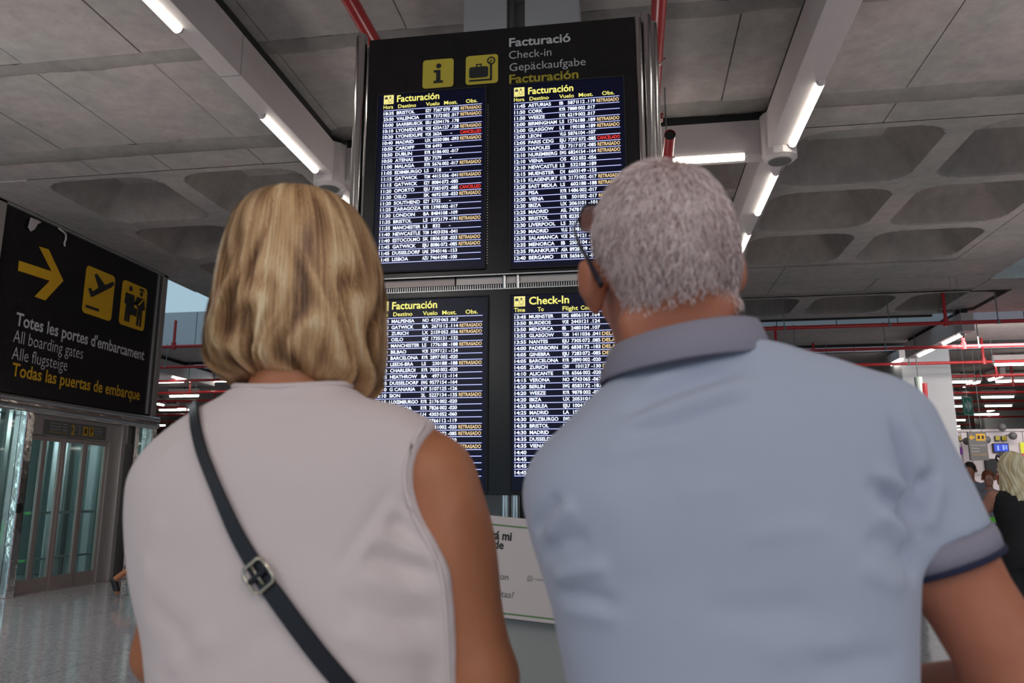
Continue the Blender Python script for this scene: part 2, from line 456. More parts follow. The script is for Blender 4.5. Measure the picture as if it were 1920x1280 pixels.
# ------------------------------------------------------------------ pillars
def pillar(name, x0, x1, y0, y1, z1=5.1, m='column', bev=.03):
    o = obj(name, bx(x0, x1, y0, y1, 0, z1, bev), M[m]); tag(o, kind='structure'); return o
c1 = obj('trim_6', bx(-1.16, -.83, 5.2, 6.2, 0, 5.1), M['column']); tag(c1, kind='structure')
obj('pillar_half', bx(-.69, -.285, 5.2, 6.2, 0, 5.1), M['column'], c1)
obj('pillar_groove', bx(-.83, -.69, 5.32, 6.1, 0, 5.1), M['column_dark'], c1)
obj('drain_pipe', cyl(bmesh.new(), (-.80, 5.27, 0), (-.80, 5.27, 5.08), .025), M['alu'], c1, True)
pillar('trim_7', 7.05, 8.25, 21.2, 22.6)
c3 = pillar('trim_8', -5.2, -4.4, 30, 30.8)

# ------------------------------------------------------------------ lighting beams
Z0, Z1 = 4.53, 4.89
def tube_along(parent, ax, a0, a1, other, z=Z0, r=.036):
    p0 = (other, a0, z) if ax == 'y' else (a0, other, z); p1 = (other, a1, z) if ax == 'y' else (a1, other, z)
    b = bmesh.new(); cyl(b, p0, p1, r, seg=14)
    t = obj('light_tube', b, M['tube'], parent); smooth_angle(t)
    e = bmesh.new()
    for s, q in ((-1, a0), (1, a1)):
        c0 = (other, q, z) if ax == 'y' else (q, other, z); c1 = (other, q + .03 * s, z) if ax == 'y' else (q + .03 * s, other, z)
        cyl(e, c0, c1, r * 1.05, r * .8, seg=14)
    smooth_angle(obj('end_cap', e, M['white_paint'], t))
    return t

def beam_y(label, x0, x1, y0, y1, tubes, tx, seams=()):
    t = thing('light_beam', label, 'ceiling light', (0, 0, 0))
    obj('housing', bx(x0, x1, y0, y1, Z0, Z1, .006), M['white_paint'], t)
    obj('shadow_gap_strip', bx(x0 + .03, x1 - .03, y0 + .03, y1 - .03, Z1, 5.0), M['black_matte'], t)  # black strip standing in for the shadow gap above the housing
    for s in seams: obj('seam', bx(x0 - .001, x1 + .001, s, s + .004, Z0 - .001, Z1 + .001), M['joint'], t)
    for a, b in tubes: tube_along(t, 'y', a, b, tx)
    return t
beam_y('long white ceiling light beam left of the flight board, two tubes', -3.13, -2.96, -11.5, 7.18, [(-11, -9.8), (-8.4, -7.2), (-5.6, -4.4), (-2.8, -1.6), (.2, 1.4), (3.3, 4.55), (5.85, 7.02)], -3.095, (2.5, 5.2))
beam_y('white light beam beyond the left round node, behind the blonde bob', -3.13, -2.96, 7.44, 11.4, [(7.72, 8.95), (9.6, 10.8)], -3.095)
beam_y('long white ceiling light beam right of the flight board', 1.39, 1.63, -11.5, 7.18, [(-11, -9.8), (-8.4, -7.2), (-5.6, -4.4), (-2.8, -1.6), (.2, 1.4), (3.0, 4.2), (6.0, 7.12)], 1.6, (2.5, 4.9))
beam_y('white light beam beyond the right round node, two tubes above the man', 1.37, 1.60, 7.44, 13.3, [(7.8, 8.97), (9.68, 10.9), (11.6, 12.8)], 1.565)
t = thing('light_beam', 'white cross beam behind the flight board joining both long light beams', 'ceiling light')
obj('housing', bx(-2.92, 1.40, 7.33, 7.50, Z0, Z1 + .01, .006), M['white_paint'], t)
obj('shadow_gap_strip', bx(-2.9, 1.38, 7.36, 7.47, Z1, 5.0), M['black_matte'], t)  # shadow gap over the cross beam, made as a black strip
tube_along(t, 'x', .02, 1.19, 7.35); tube_along(t, 'x', -2.5, -1.3, 7.35)
for s in (-2.0, -.6): obj('seam', bx(s, s + .004, 7.328, 7.502, Z0 - .001, Z1), M['joint'], t)

def node(label, x, y):
    t = thing('beam_node', label, 'ceiling speaker', (x, y, 0))
    b = bmesh.new(); cyl(b, (0, 0, Z0 - .07), (0, 0, Z1 + .01), .165, seg=12); obj('node_housing', b, M['white_paint'], t)
    b = bmesh.new(); cyl(b, (0, 0, Z0 - .10), (0, 0, Z0 - .07), .125, .16, seg=32); obj('rim', b, M['white_paint'], t)
    b = bmesh.new(); cyl(b, (0, 0, Z0 - .104), (0, 0, Z0 - .10), .105, seg=32); g = obj('grille', b, M['column_dark'], t)
    b = bmesh.new()
    for k in range(-6, 7):
        h = math.sqrt(max(.1 ** 2 - (k * .015) ** 2, 0)); box(b, k * .015 - .003, k * .015 + .003, -h, h, Z0 - .108, Z0 - .104)
    obj('grille_slats', b, M['alu'], g)
    b = bmesh.new(); cyl(b, (0, 0, Z1), (0, 0, 5.0), .10, seg=16); obj('mount', b, M['black_matte'], t)
node('round white beam junction with grille left of the board', -3.05, 7.29)
node('round white beam junction with grille right of the board', 1.51, 7.29)

# ------------------------------------------------------------------ red fire pipes
def pipe_y(label, x, z, y0, y1, r, clamps, couplings=(), open_end=False):
    t = thing('fire_pipe', label, 'pipe')
    b = bmesh.new(); cyl(b, (x, y0, z), (x, y1, z), r, seg=24, caps=not open_end)
    smooth_angle(obj('pipe', b, M['red'], t))
    if open_end:
        b = bmesh.new(); cyl(b, (x, y0 + .03, z), (x, y0 + .032, z), r * .98, seg=24); obj('pipe_bore', b, M['black_matte'], t)
        b = bmesh.new(); cyl(b, (x, y0 + .1, z), (x, y1, z), r * .9, seg=12); obj('pipe_core', b, M['rubber'], t)
    for c in clamps:
        b = bmesh.new(); cyl(b, (x, c - .012, z), (x, c + .012, z), r * 1.08, seg=24); h = obj('clamp', b, M['alu'], t)
        b = bmesh.new(); cyl(b, (x, c, z + r), (x, c, 5.0), .006, seg=8); obj('hanger_rod', b, M['cable'], h)
        b = bmesh.new(); cyl(b, (x - r - .02, c, z), (x + r + .02, c, z), .008, seg=8); obj('bolt', b, M['red_dark'], h)
    for c in couplings:
        b = bmesh.new(); cyl(b, (x, c - .05, z), (x, c + .05, z), r * 1.35, seg=20)
        for k in range(5):
            a = k * 1.3; cyl(b, (x + r * 1.5 * math.cos(a), c - .07, z + r * 1.5 * math.sin(a)), (x + r * 1.5 * math.cos(a), c + .07, z + r * 1.5 * math.sin(a)), .014, seg=8)
            box(b, x + r * 1.35 * math.cos(a) - .02, x + r * 1.35 * math.cos(a) + .02, c - .03, c + .03, z + r * 1.35 * math.sin(a) - .02, z + r * 1.35 * math.sin(a) + .02)
        obj('coupling', b, M['red_dark'], t)
pipe_y('red fire pipe running behind the top left corner of the board', -1.86, 4.7, -2, 11.5, .055, (3.2, 8.4))
pipe_y('red fire pipe with bolted coupling beside the right steel posts', .295, 4.7, -2, 7.2, .055, (3.0, 5.75), (6.75,))
pipe_y('open-ended red pipe hanging right of the flight board', .415, 4.3, 6.28, 12.5, .048, (6.75, 9.5), (), True)

# transverse sprinkler mains across the far hall
YP = [15.15, 17.7, 19.9, 22.3, 24.3, 26.1, 28.6, 31.4, 34.5, 38, 42, 47, 53, 60]
ordn = ['nearest', 'second nearest', 'third nearest', 'fourth nearest', 'fifth nearest', 'sixth nearest']
for i, y in enumerate(YP):
    lab = f'{ordn[i]} of the red sprinkler pipes crossing the far hall' if i < 6 else 'thin red sprinkler pipe deep in the far hall'
    t = thing('sprinkler_pipe', lab, 'pipe', group=None if i < 6 else 'red sprinkler pipes deep in the hall')
    z = 4.42; r = .038
    b = bmesh.new(); cyl(b, (-28, y, z), (42, y, z), r, seg=12); smooth_angle(obj('pipe', b, M['red'], t))
    if i < 8:
        x = -17.5 + (i % 3) * 1.3
        while x < 24:
            b = bmesh.new(); cyl(b, (x, y, z), (x, y, 5.0), r * .8, seg=10)
            cyl(b, (x, y, z - .06), (x, y, z + .09), r * 1.3, seg=10); obj('drop', b, M['red'], t)
            x += 3.9
        if i < 4:
            x = -16 + (i % 2) * .7
            while x < 22:
                b = bmesh.new(); cyl(b, (x, y, z), (x, y, 5.02), .010, seg=6); cyl(b, (x - .02, y, z), (x + .02, y, z), r * 1.15, seg=10)
                obj('hanger_wire', b, M['cable'], t); x += 1.9

# far lighting: a unit fitting copied through the hall
def far_light(along, L):
    t = thing('tube_light', 'white fluorescent tube light hanging far down the hall', 'ceiling light', group='tube lights far down the hall')
    b = bmesh.new()
    if along == 'x': box(b, -L / 2 - .06, L / 2 + .06, -.07, .07, .02, .24)
    else: box(b, -.07, .07, -L / 2 - .06, L / 2 + .06, .02, .24)
    obj('housing', b, M['white_paint'], t)
    b = bmesh.new()
    if along == 'x': cyl(b, (-L / 2, 0, 0), (L / 2, 0, 0), .045, seg=8)
    else: cyl(b, (0, -L / 2, 0), (0, L / 2, 0), .045, seg=8)
    obj('light_tube', b, M['tube'], t)
    obj('hanger', bx(-.03, .03, -.03, .03, .24, .305), M['black_matte'], t)
    return t
def span_light(ax, a, b, lab=None, z=4.70):
    p, q = onZ(a[0], a[1], z), onZ(b[0], b[1], z)
    if ax == 'x': L = abs(q.x - p.x); t = far_light('x', max(min(L, 1.5), .5)); t.location = ((p.x + q.x) / 2, (p.y + q.y) / 2, z)
    else:
        L = abs(q.y - p.y); t = far_light('y', max(min(L, 1.5), .4)); t.location = ((p.x + q.x) / 2, (p.y + q.y) / 2, z)
    if lab: t['label'] = lab; del t['group']
    return t
span_light('x', (1687, 684), (1769, 684), 'horizontal tube light right above the blue shoulder, before the white pillar')
span_light('x', (1868, 682), (1935, 682), 'horizontal tube light leaving the right frame edge, uppermost there')
span_light('x', (1869, 714), (1930, 713.5), 'horizontal tube light at the right frame edge, second from the top')
span_light('x', (1787, 715.5), (1822, 715), 'short horizontal tube light just right of the white pillar top')
span_light('x', (1841, 744), (1900, 743), 'horizontal tube light right of the green exit sign top')
span_light('x', (1791, 745), (1803, 745), 'small tube light left of the green exit sign')
span_light('x', (1847, 760.5), (1897, 759.5), 'horizontal tube light right of the green exit sign middle')
span_light('x', (1791, 761), (1804, 761), 'small tube light left of the exit sign, lower one')
span_light('x', (1828, 776.5), (1872, 776), 'horizontal tube light just under the green exit sign')
span_light('x', (293, 715), (346, 715), 'horizontal tube light touching the edge of the gates sign, uppermost')
span_light('x', (389, 713.5), (447, 713), 'horizontal tube light beside the blonde bob lower left edge')
span_light('x', (318, 742), (373, 741.5), 'lone horizontal tube light between gates sign and white shoulder')
span_light('x', (301, 768.5), (353, 767), 'low horizontal tube light above the white left shoulder')
span_light('y', (1667, 683), (1695, 673), 'slanting tube light nearest to the blue shoulder')
span_light('y', (1851, 712), (1884, 704), 'slanting tube light right of the white pillar')
span_light('y', (292, 757), (309, 758.5), 'short slanting tube light at the gates sign edge')
for ax, a, b in (('x', (1792, 787), (1805, 787)), ('x', (1793, 798.5), (1821, 798)), ('x', (1898, 796), (1925, 796)), ('x', (1795, 804.5), (1817, 804)), ('x', (295, 797), (306, 797)),
                 ('y', (1824, 718), (1837, 716)), ('y', (1806, 723), (1818, 721.5)), ('x', (1878, 786), (1901, 786.5)), ('y', (1848, 770.5), (1869, 767.5)), ('y', (379, 716), (402, 719.5)), ('y', (330, 764), (353, 766.5))):
    span_light(ax, a, b)
px_, py_ = None, None
for j, y in enumerate([48, 53, 59, 66]):
    for i in range(9):
        ax = 'x' if (i + j) % 3 else 'y'; pr = px_ if ax == 'x' else py_
        o = copy_tree(pr) if pr else far_light(ax, 1.4)
        if ax == 'x': px_ = px_ or o
        else: py_ = py_ or o
        o.location = (-20 + 6.2 * i + (j % 3) * 1.7, y, 4.70)
# two-tube beam along the far right, and its twin on the left
def far_beam(label, x, y0, y1, tubes):
    t = thing('light_beam', label, 'ceiling light')
    obj('housing', bx(x - .12, x + .12, y0, y1, 4.53, 4.9), M['white_paint'], t)
    obj('shadow_gap_strip', bx(x - .06, x + .06, y0 + .1, y1 - .1, 4.9, 5.0), M['black_matte'], t)  # same black strip for the shaded gap under the ceiling
    for a, b in tubes: tube_along(t, 'y', a, b, x + .02, 4.53, .045)
pa, pb = onZ(1808, 624, 4.55), onZ(1768, 641, 4.55); pc, pd = onZ(1745, 650, 4.55), onZ(1714, 664, 4.55)
far_beam('slanting white light beam with two tubes above the blue shoulder', (pa.x + pc.x) / 2, pb.y - 2.0 if False else min(pa.y, pb.y) - .35, max(pc.y, pd.y) + .5, [(pa.y, pb.y), (pc.y, pd.y)])
pa, pb = onZ(318, 703, 4.55), onZ(356, 712, 4.55)
far_beam('short white light beam seen past the boarding gates sign', (pa.x + pb.x) / 2, pa.y - 1.5, pb.y + 1.2, [(min(pa.y, pb.y), max(pa.y, pb.y))])

# ================================================================== FLIGHT BOARD
BY = 4.3
board = thing('flight_board', 'tall black flight information board with four glowing departure screens', 'flight board', (-.73, BY, 0))
BO = Vector((-.73, BY, 0))
def bl(x): return x - BO.x
XL, XR = -1.575, .115
def bobj(name, bm, m, parent=board): return obj(name, bm, M[m], parent)
bobj('upper_panel', bx(bl(XL), bl(XR), 0, .30, 2.545, 4.135, .004), 'black')
bobj('lower_panel', bx(bl(XL), bl(XR), 0, .30, 1.277, 2.455, .004), 'black')
bobj('gap_core', bx(bl(XL), bl(XR), .06, .26, 2.455, 2.545), 'black_matte')
bobj('gap_plate', bx(bl(-.99), bl(-.10), .03, .06, 2.495, 2.54), 'brushed')
bobj('gap_plate', bx(bl(XL), bl(-1.0), .03, .06, 2.495, 2.54), 'steel_door')
vb = bmesh.new()
for k in range(118):
    x = bl(XL) + .02 + k * .0138; box(vb, x, x + .006, .03, .06, 2.46, 2.492)
o = bobj('vent_fins', vb, 'alu')
for z in (2.455, 2.543): bobj('edge_strip', bx(bl(XL), bl(XR), -.006, .006, z - .003, z + .003), 'alu')
for cx_ in (-.70, -.62): bobj('gap_bracket', cyl(bmesh.new(), (bl(cx_), .02, 2.455), (bl(cx_), .02, 2.545), .012), 'chrome')
db = bmesh.new()
for sx in (-.800, ):
    for k in range(62):
        z = 3.62 - k * .0165; box(db, bl(sx) - .003, bl(sx) + .003, -.004, .0, z - .0025, z + .0025)
bobj('vent_dots', db, 'alu')
# posts
def post(x, y, r, z0, z1, nm='post'):
    b = bmesh.new(); cyl(b, (bl(x), y, z0), (bl(x), y, z1), r, seg=32)
    o = smooth_angle(bobj(nm, b, 'chrome')); 
    b = bmesh.new(); cyl(b, (bl(x), y, z1), (bl(x), y, z1 + .012), r * 1.03, r * .8, seg=32); obj('post_cap', b, M['alu'], o); return o
post(-1.632, .02, .036, 0, 4.175); post(-1.598, .12, .030, 0, 4.15); post(-1.655, .24, .036, 0, 4.16)
post(.122, .00, .020, 0, 4.12); post(.170, .05, .034, 0, 4.165); post(.212, .17, .032, 0, 4.18)
for x in (-.715, -.655): post(x, .15, .024, 0, 1.30, 'centre_post')
bobj('foot_plate', bx(bl(-1.75), bl(.3), -.1, .4, 0, .03, .005), 'brushed')
# title strip and pictograms, flat print on the black panel
sh = Sheet((BO.x * 0 - BO.x * 0, 0, 0), (1, 0, 0), (0, 0, 1), (0, -1, 0))
sh.O = np.array((-BO.x, 0, 0))                      # board-local: world x - BO.x
def tl(key, s, px0, pyb, px1, cap, bold):
    a = onY(px0, pyb, BY); c = onY(px1, pyb, BY); sh.text(key, s, a.x, a.z, cap, x1=c.x, bold=bold, lift=.004)
pc_ = 4.3 / 1478
tl('w', 'Facturació', 954.7, 88.3, 1070, .056, .022)
tl('w', 'Check-in', 954.5, 111.3, 1034, .052, -.004)
tl('w', 'Gepäckaufgabe', 955.5, 134.2, 1098.3, .052, -.004)
tl('y', 'Facturación', 955, 157, 1085, .056, .022)
a = onY(792, 167, BY); c = onY(851, 109, BY)
x0, x1, z0, z1 = a.x, c.x, a.z, c.z; W_ = x1 - x0; H_ = z1 - z0
sh.rrect('p1', x0, x1, z0, z1, .02)
q = lambda x, y: (x0 + W_ * x, z0 + H_ * y)
sh.disc('k1', *q(.52, .76), W_ * .085, .004)
sh.poly('k1', [q(.36, .62), q(.36, .53), q(.44, .53), q(.44, .25), q(.36, .25), q(.36, .16), q(.66, .16), q(.66, .25), q(.58, .25), q(.58, .62)], .004)
a = onY(873, 160, BY); c = onY(934, 101, BY); x0, x1, z0, z1 = a.x, c.x, a.z, c.z; W_ = x1 - x0; H_ = z1 - z0
sh.rrect('p2', x0, x1, z0, z1, .02)
sh.rrect('k2', *[q(.11, 0)[0], q(.70, 0)[0], q(0, .22)[1], q(0, .60)[1]], .015, .004)
sh.poly('k2', [q(.32, .60), q(.32, .70), q(.50, .70), q(.50, .60), q(.46, .60), q(.46, .66), q(.36, .66), q(.36, .60)], .004)
sh.poly('k2', [q(.11, .16), q(.11, .10), q(.82, .10), q(.82, .66), q(.75, .66), q(.75, .16)], .004)
sh.ring('k2', *q(.79, .78), W_ * .13, W_ * .045, .004)
sh.poly('k2', [q(.72, .72), q(.75, .70), q(.84, .80), q(.81, .82)], .004)
sh.build(board, {'w': ('title_lettering', M['sign_white']), 'y': ('title_lettering', M['sign_yel2']), 'p1': ('pictogram', M['yellow']), 'p2': ('pictogram', M['yellow']), 'k1': ('letter_symbol', M['black_matte']), 'k2': ('suitcase_symbol', M['black_matte'])})

R_, C_, D_ = 'RETRASADO', 'CANCELLED', 'DELAYED'
S1 = [('18:35', 'BRISTOL', 'EZY 7267', '070 .085', R_), ('23:50', 'VALENCIA', 'RYR 7373', '002 .017', R_), ('10:00', 'SAARBRUECK', 'SEU 6204', '176 .178', ''),
      ('10:10', 'LYON/EXUPE', 'VOE 623A', '127 .128', R_), ('10:20', 'LYON/EXUPE', 'VOE 262A', '-', C_), ('10:40', 'MADRID', 'UX 6030', '086 -093', R_),
      ('10:50', 'CARDIFF', 'TOM 6493', '-', ''), ('10:50', 'DUBLIN', 'RYR 6186', '002 -017', ''), ('10:50', 'ATENAS', 'EJU 7379', '-', ''),
      ('11:00', 'MALAGA', 'RYR 5676', '002 -017', R_), ('11:05', 'EDIMBURGO', 'LS 718', '-', ''), ('11:15', 'GATWICK', 'TOM 4415', '036 -041', R_),
      ('11:15', 'GATWICK', 'EZY 8084', '072 -085', ''), ('11:20', 'OPORTO', 'EJU 7383', '072 -085', C_), ('11:20', 'OSLO', 'SK 4692', '028 -033', R_),
      ('11:20', 'SOUTHEND', 'EZY 5732', '-', ''), ('11:25', 'ZARAGOZA', 'RYR 1398', '002 -017', ''), ('11:30', 'LONDON', 'BA 8484', '108 -109', ''),
      ('11:35', 'BRISTOL', 'LS 1872', '179 -191', R_), ('11:35', 'MANCHESTER', 'LS 832', '-', ''), ('11:40', 'NEWCASTLE', 'TOM 1403', '036 -041', ''),
      ('11:40', 'ESTOCOLMO', 'SK 1806', '028 -033', R_), ('11:45', 'GATWICK', 'EJU 8086', '072 -085', R_), ('11:45', 'DUSSELDORF', 'UAE 3940', '146 -153', ''),
      ('11:45', 'LISBOA', 'AZU 7464', '098 -100', '')]
S2 = [('11:45', 'ASTURIAS', 'IB 5871', '112 .119', R_), ('11:50', 'CORK', 'RYR 7888', '002 .017', ''), ('11:50', 'WEEZE', 'RYR 6219', '002 .017', ''),
      ('12:00', 'BIRMINGHAM', 'LS 1276', '188 .189', R_), ('12:00', 'GLASGOW', 'LS 190', '188 -189', R_), ('12:00', 'LEON', 'VLG 5876', '104 -107', ''),
      ('12:05', 'PARIS CDG', 'EJU 7297', '072 -085', 'CANCELADO'), ('12:05', 'NAPOLES', 'EJU 7317', '072 -085', R_), ('12:10', 'NUREMBERG', 'EWG 6824', '154 -164', R_),
      ('12:10', 'VIENA', 'OS 432', '052 -056', ''), ('12:10', 'NEWCASTLE', 'LS 532', '188 -189', ''), ('12:15', 'MUENSTER', 'DI 6603', '149 -153', ''),
      ('12:15', 'KLAGENFURT', 'RYR 2173', '002 -017', R_), ('12:20', 'EAST MIDLA', 'LS 602', '188 -188', R_), ('12:20', 'PISA', 'RYR 1486', '002 -017', ''),
      ('12:20', 'VIENA', 'RYR 501', '002 -017', R_), ('12:20', 'IBIZA', 'UX 2061', '101 -101', ''), ('12:25', 'MADRID', 'ASL 7478', '086 -090', ''),
      ('12:30', 'BRISTOL', 'RYR 8235', '002 -017', ''), ('12:30', 'LIVERPOOL', 'LS 3252', '188 -189', ''), ('12:30', 'MADRID', 'VLG 5198', '104 -107', ''),
      ('12:35', 'SALAMANCA', 'VOE 3629', '121 -124', ''), ('12:35', 'MENORCA', 'IB 2504', '104 -107', ''), ('12:35', 'FRANKFURT', 'ASA 8928', '149 -153', ''),
      ('12:40', 'BERGAMO', 'RYR 5656', '002 -017', '')]
S3 = [('12:40', 'MALPENSA', 'NO 4329', '065 .067', ''), ('12:40', 'GATWICK', 'BA 2671', '112 .114', R_), ('12:45', 'ZURICH', 'LX 2159', '052 .056', R_),
      ('12:45', 'OSLO', 'NOZ 1735', '131 -132', ''), ('12:45', 'MANCHESTER', 'LS 1776', '188 -188', R_), ('12:50', 'BILBAO', 'VOE 3297', '121 -124', ''),
      ('13:00', 'BARCELONA', 'RYR 2897', '002 -020', ''), ('13:00', 'LEEDS-BRA', 'LS 230', '188 -188', R_), ('13:00', 'CHARLEROI', 'RYR 7830', '002 -020', ''),
      ('13:05', 'HEATHROW', 'BA 497', '112 -114', ''), ('13:05', 'DUSSELDORF', 'EWG 9577', '154 -164', ''), ('13:10', 'G CANARIA', 'NT 5107', '125 -126', ''),
      ('13:10', 'SION', '2L 5227', '134 -135', R_), ('13:15', 'LUXEMBURGO', 'RYR 2176', '002 -020', ''), ('13:20', 'VALENCIA', 'RYR 7826', '002 -020', ''),
      ('13:20', 'FRANKFURT', 'LH 4303', '052 -060', ''), ('13:25', 'DOHA', 'QTR 3766', '112 -119', ''), ('13:30', 'ROMA', 'RYR 8551', '002 -020', R_),
      ('13:30', 'NAPOLES', 'EJU 7345', '072 -085', R_), ('13:35', 'SEVILLA', 'RYR 2120', '002 -020', ''), ('13:35', 'GINEBRA', 'EJU 7217', '072 -085', R_),
      ('', '', '', '', ''), ('', '', '', '', ''), ('', '', '', '', ''), ('', '', '', '', '')]
S4 = [('13:45', 'MUENSTER', 'EWG 6806', '154 .164', ''), ('13:50', 'BURDEOS', 'VOE 2443', '121 .124', ''), ('13:50', 'MENORCA', 'IB 2480', '104 .107', ''),
      ('13:55', 'GLASGOW', 'TOM 1411', '036 .041', D_), ('13:55', 'NANTES', 'EJU 7305', '072 .085', D_), ('14:00', 'PADERBORN', 'EWG 6838', '172 -183', D_),
      ('14:05', 'GINEBRA', 'EJU 7283', '072 -085', D_), ('14:05', 'BARCELONA', 'RYR 2890', '002 -020', ''), ('14:05', 'ZURICH', 'CSW 101', '127 -130', D_),
      ('14:10', 'ALICANTE', 'RYR 6566', '002 -020', ''), ('14:15', 'VERONA', 'NO 4743', '065 -067', ''), ('14:20', 'BERLIN', 'EWG 8583', '172 -183', ''),
      ('14:20', 'WEEZE', 'RYR 9878', '002 -020', ''), ('14:20', 'IBIZA', 'UX 2053', '101 -101', ''), ('14:25', 'BASILEA', 'EJU 1004', '072 -085', ''),
      ('14:25', 'MADRID', 'LA 1520', '104 -107', ''), ('14:30', 'SALZBURGO', 'EWG 6812', '154 -164', ''), ('14:30', 'BRISTOL', 'LS 1874', '188 -189', ''),
      ('14:30', 'MADRID', 'IB 3914', '104 -107', ''), ('14:35', 'DUSSELDORF', 'EWG 9531', '154 -164', ''), ('14:35', 'VIENA', 'OS 434', '052 -056', ''),
      ('14:40', '', '', '', ''), ('14:45', '', '', '', ''), ('14:45', '', '', '', ''), ('14:45', '', '', '', '')]

def screen(x0, x1, zt, zb, tx0, tx1, tzt, tzb, rows, title, hdr, icon_w=.064):
    """x0..x1, zt..zb outer glass; tx0..tx1 text width; tzt first rule, tzb last rule"""
    s = obj('screen', bx(bl(x0), bl(x1), -.012, .01, zb, zt, .003), M['scr_bg'], board)
    obj('bezel', (lambda b: (box(b, bl(x0) - .008, bl(x0), -.016, .0, zb - .008, zt + .008), box(b, bl(x1), bl(x1) + .008, -.016, .0, zb - .008, zt + .008),
                             box(b, bl(x0), bl(x1), -.016, 0, zt, zt + .008), box(b, bl(x0), bl(x1), -.016, 0, zb - .008, zb), b)[-1])(bmesh.new()), M['black_matte'], s)
    P = Sheet((-BO.x, -.012, 0), (1, 0, 0), (0, 0, 1), (0, -1, 0))
    W = tx1 - tx0; n = len(rows); ph = (tzt - tzb) / n
    for i in range(n + 1):
        z = tzt - i * ph
        P.rect('l', tx0, tx1, z - .0016, z + .0016, .0016)
        P.rect('b', tx0 - .002, tx1 + .002, z - .0036, z + .0036, .0008)
    cap = ph * .52
    for i, (a, b, c, d, e) in enumerate(rows):
        zb_ = tzt - (i + 1) * ph + ph * .23
        def T(s_, x, wm=None, al='L', key='w', x1=None):
            if not s_: return
            P.text(key, s_, x, zb_, cap, width=1.02, bold=.020, lift=.0028, align=al, wmax=wm, x1=x1)
            if key == 'w': P.text('b', s_, x, zb_, cap, width=1.02, bold=.045, lift=.0012, align=al, wmax=wm, x1=x1)
        T(a, tx0 + .002, x1=tx0 + W * .108)
        if b: T(b, tx0 + W * .137, wm=W * .272)
        if c:
            al_, nu = c.split(' '); T(al_, tx0 + W * .435, wm=W * .058); T(nu, tx0 + W * .603, wm=W * .09, al='R')
        if d == '-': T('-', tx0 + W * .69, wm=W * .02)
        elif d: T(d, tx0 + W * .612, x1=tx0 + W * .772)
        if e: T(e, tx0 + W * .787, x1=tx0 + W * (.995 if e != D_ else 1.0), key='r' if e[0] == 'C' else 'a')
    hz = tzt + .012
    for s_, xa, xb in hdr: P.text('y', s_, tx0 + W * xa, hz, .0235, x1=tx0 + W * xb, bold=.015, lift=.0028)
    P.rect('i', tx0, tx0 + icon_w, hz + .032, hz + .092, .002)
    ix, iz = tx0, hz + .032
    P.rect('g', ix + .006, ix + .026, iz + .032, iz + .046, .003); P.rect('g', ix + .012, ix + .020, iz + .046, iz + .050, .003)
    P.rect('g', ix + .006, ix + .058, iz + .008, iz + .0095, .003)
    P.disc('g', ix + .042, iz + .045, .006, .003); P.ring('g', ix + .042, iz + .025, .013, .0025, .003)
    P.text('y', title, tx0 + W * .137, hz + .042, .043, x1=tx0 + W * (.57 if title[0] == 'F' else .50), bold=.02, lift=.0028)
    P.build(s, {'l': ('screen_rules', M['scr_line']), 'b': ('screen_glow', M['scr_blue']), 'w': ('screen_lettering', M['scr_white']),
                'a': ('screen_status', M['scr_amber']), 'r': ('screen_cancelled', M['scr_red']), 'y': ('screen_heading', M['scr_yellow']),
                'i': ('screen_icon', M['scr_icon']), 'g': ('icon_symbol', M['grey_ink'])})
HS = [('Hora', .0, .10), ('Destino', .15, .335), ('Vuelo', .435, .575), ('Most.', .62, .755), ('Obs.', .84, .955)]
HE = [('Time', .0, .10), ('To', .215, .27), ('Flight', .44, .58), ('Counters', .605, .79), ('Obs.', .84, .955)]
screen(-1.495, -.815, 3.735, 2.585, -1.473 + .012, -.836, 3.628, 2.640, S1, 'Facturación', HS)
screen(-.655, .022, 3.735, 2.575, -.637, -.003, 3.612, 2.612, S2, 'Facturación', HS)
screen(-1.485, -.795, 2.41, 1.30, -1.452, -.822, 2.298, 1.381, S3, 'Facturación', HS)
screen(-.655, .022, 2.41, 1.30, -.637, -.003, 2.298, 1.381, S4, 'Check-In', HE)

# ------------------------------------------------------------------ information desk with its poster
desk = thing('information_desk', 'low grey desk block below the flight board, between the couple', 'desk', (-.35, 3.5, 0))
obj('body', bx(-.75, .95, .02, .55, 0.06, 1.02, .01), M['desk'], desk); obj('plinth', bx(-.7, .9, .06, .5, 0, .06), M['black_matte'], desk)
obj('worktop', bx(-.78, .98, 0, .6, 1.02, 1.05, .006), M['desk'], desk)
pst = thing('poster', 'white poster board with green lines standing against the desk', 'poster', (0, 0, 0))
PYY = 3.44
c_tl, c_tr, c_br, c_bl = [onY(u, v, PYY) for u, v in ((770, 956), (1160, 998), (1180, 1186), (790, 1139))]
R3 = (c_br - c_bl).normalized(); U3 = ((c_tl + c_tr) / 2 - (c_bl + c_br) / 2).normalized(); U3 = (U3 - R3 * U3.dot(R3)).normalized(); N3 = R3.cross(U3)
if N3.y > 0: N3 = -N3
Wp = (c_br - c_bl).length; Hp = (c_tl - c_bl).length
V = [c_bl + R3 * x + U3 * y + N3 * z for z in (0, -.012) for x, y in ((0, 0), (Wp, 0), (Wp, Hp), (0, Hp))]
pyobj('board_sheet', V, [(0, 1, 2, 3), (7, 6, 5, 4), (0, 4, 5, 1), (1, 5, 6, 2), (2, 6, 7, 3), (3, 7, 4, 0)], M['poster'], pst)
P = Sheet(c_bl, R3, U3, N3)
def pq(u, v):
    # point of the poster under an image position
    d = Vector(_ray(u, v)); o0 = Vector((0, 0, CAMH)); tt = (c_bl - o0).dot(N3) / d.dot(N3); p = o0 + d * tt - c_bl
    return p.dot(R3), p.dot(U3)
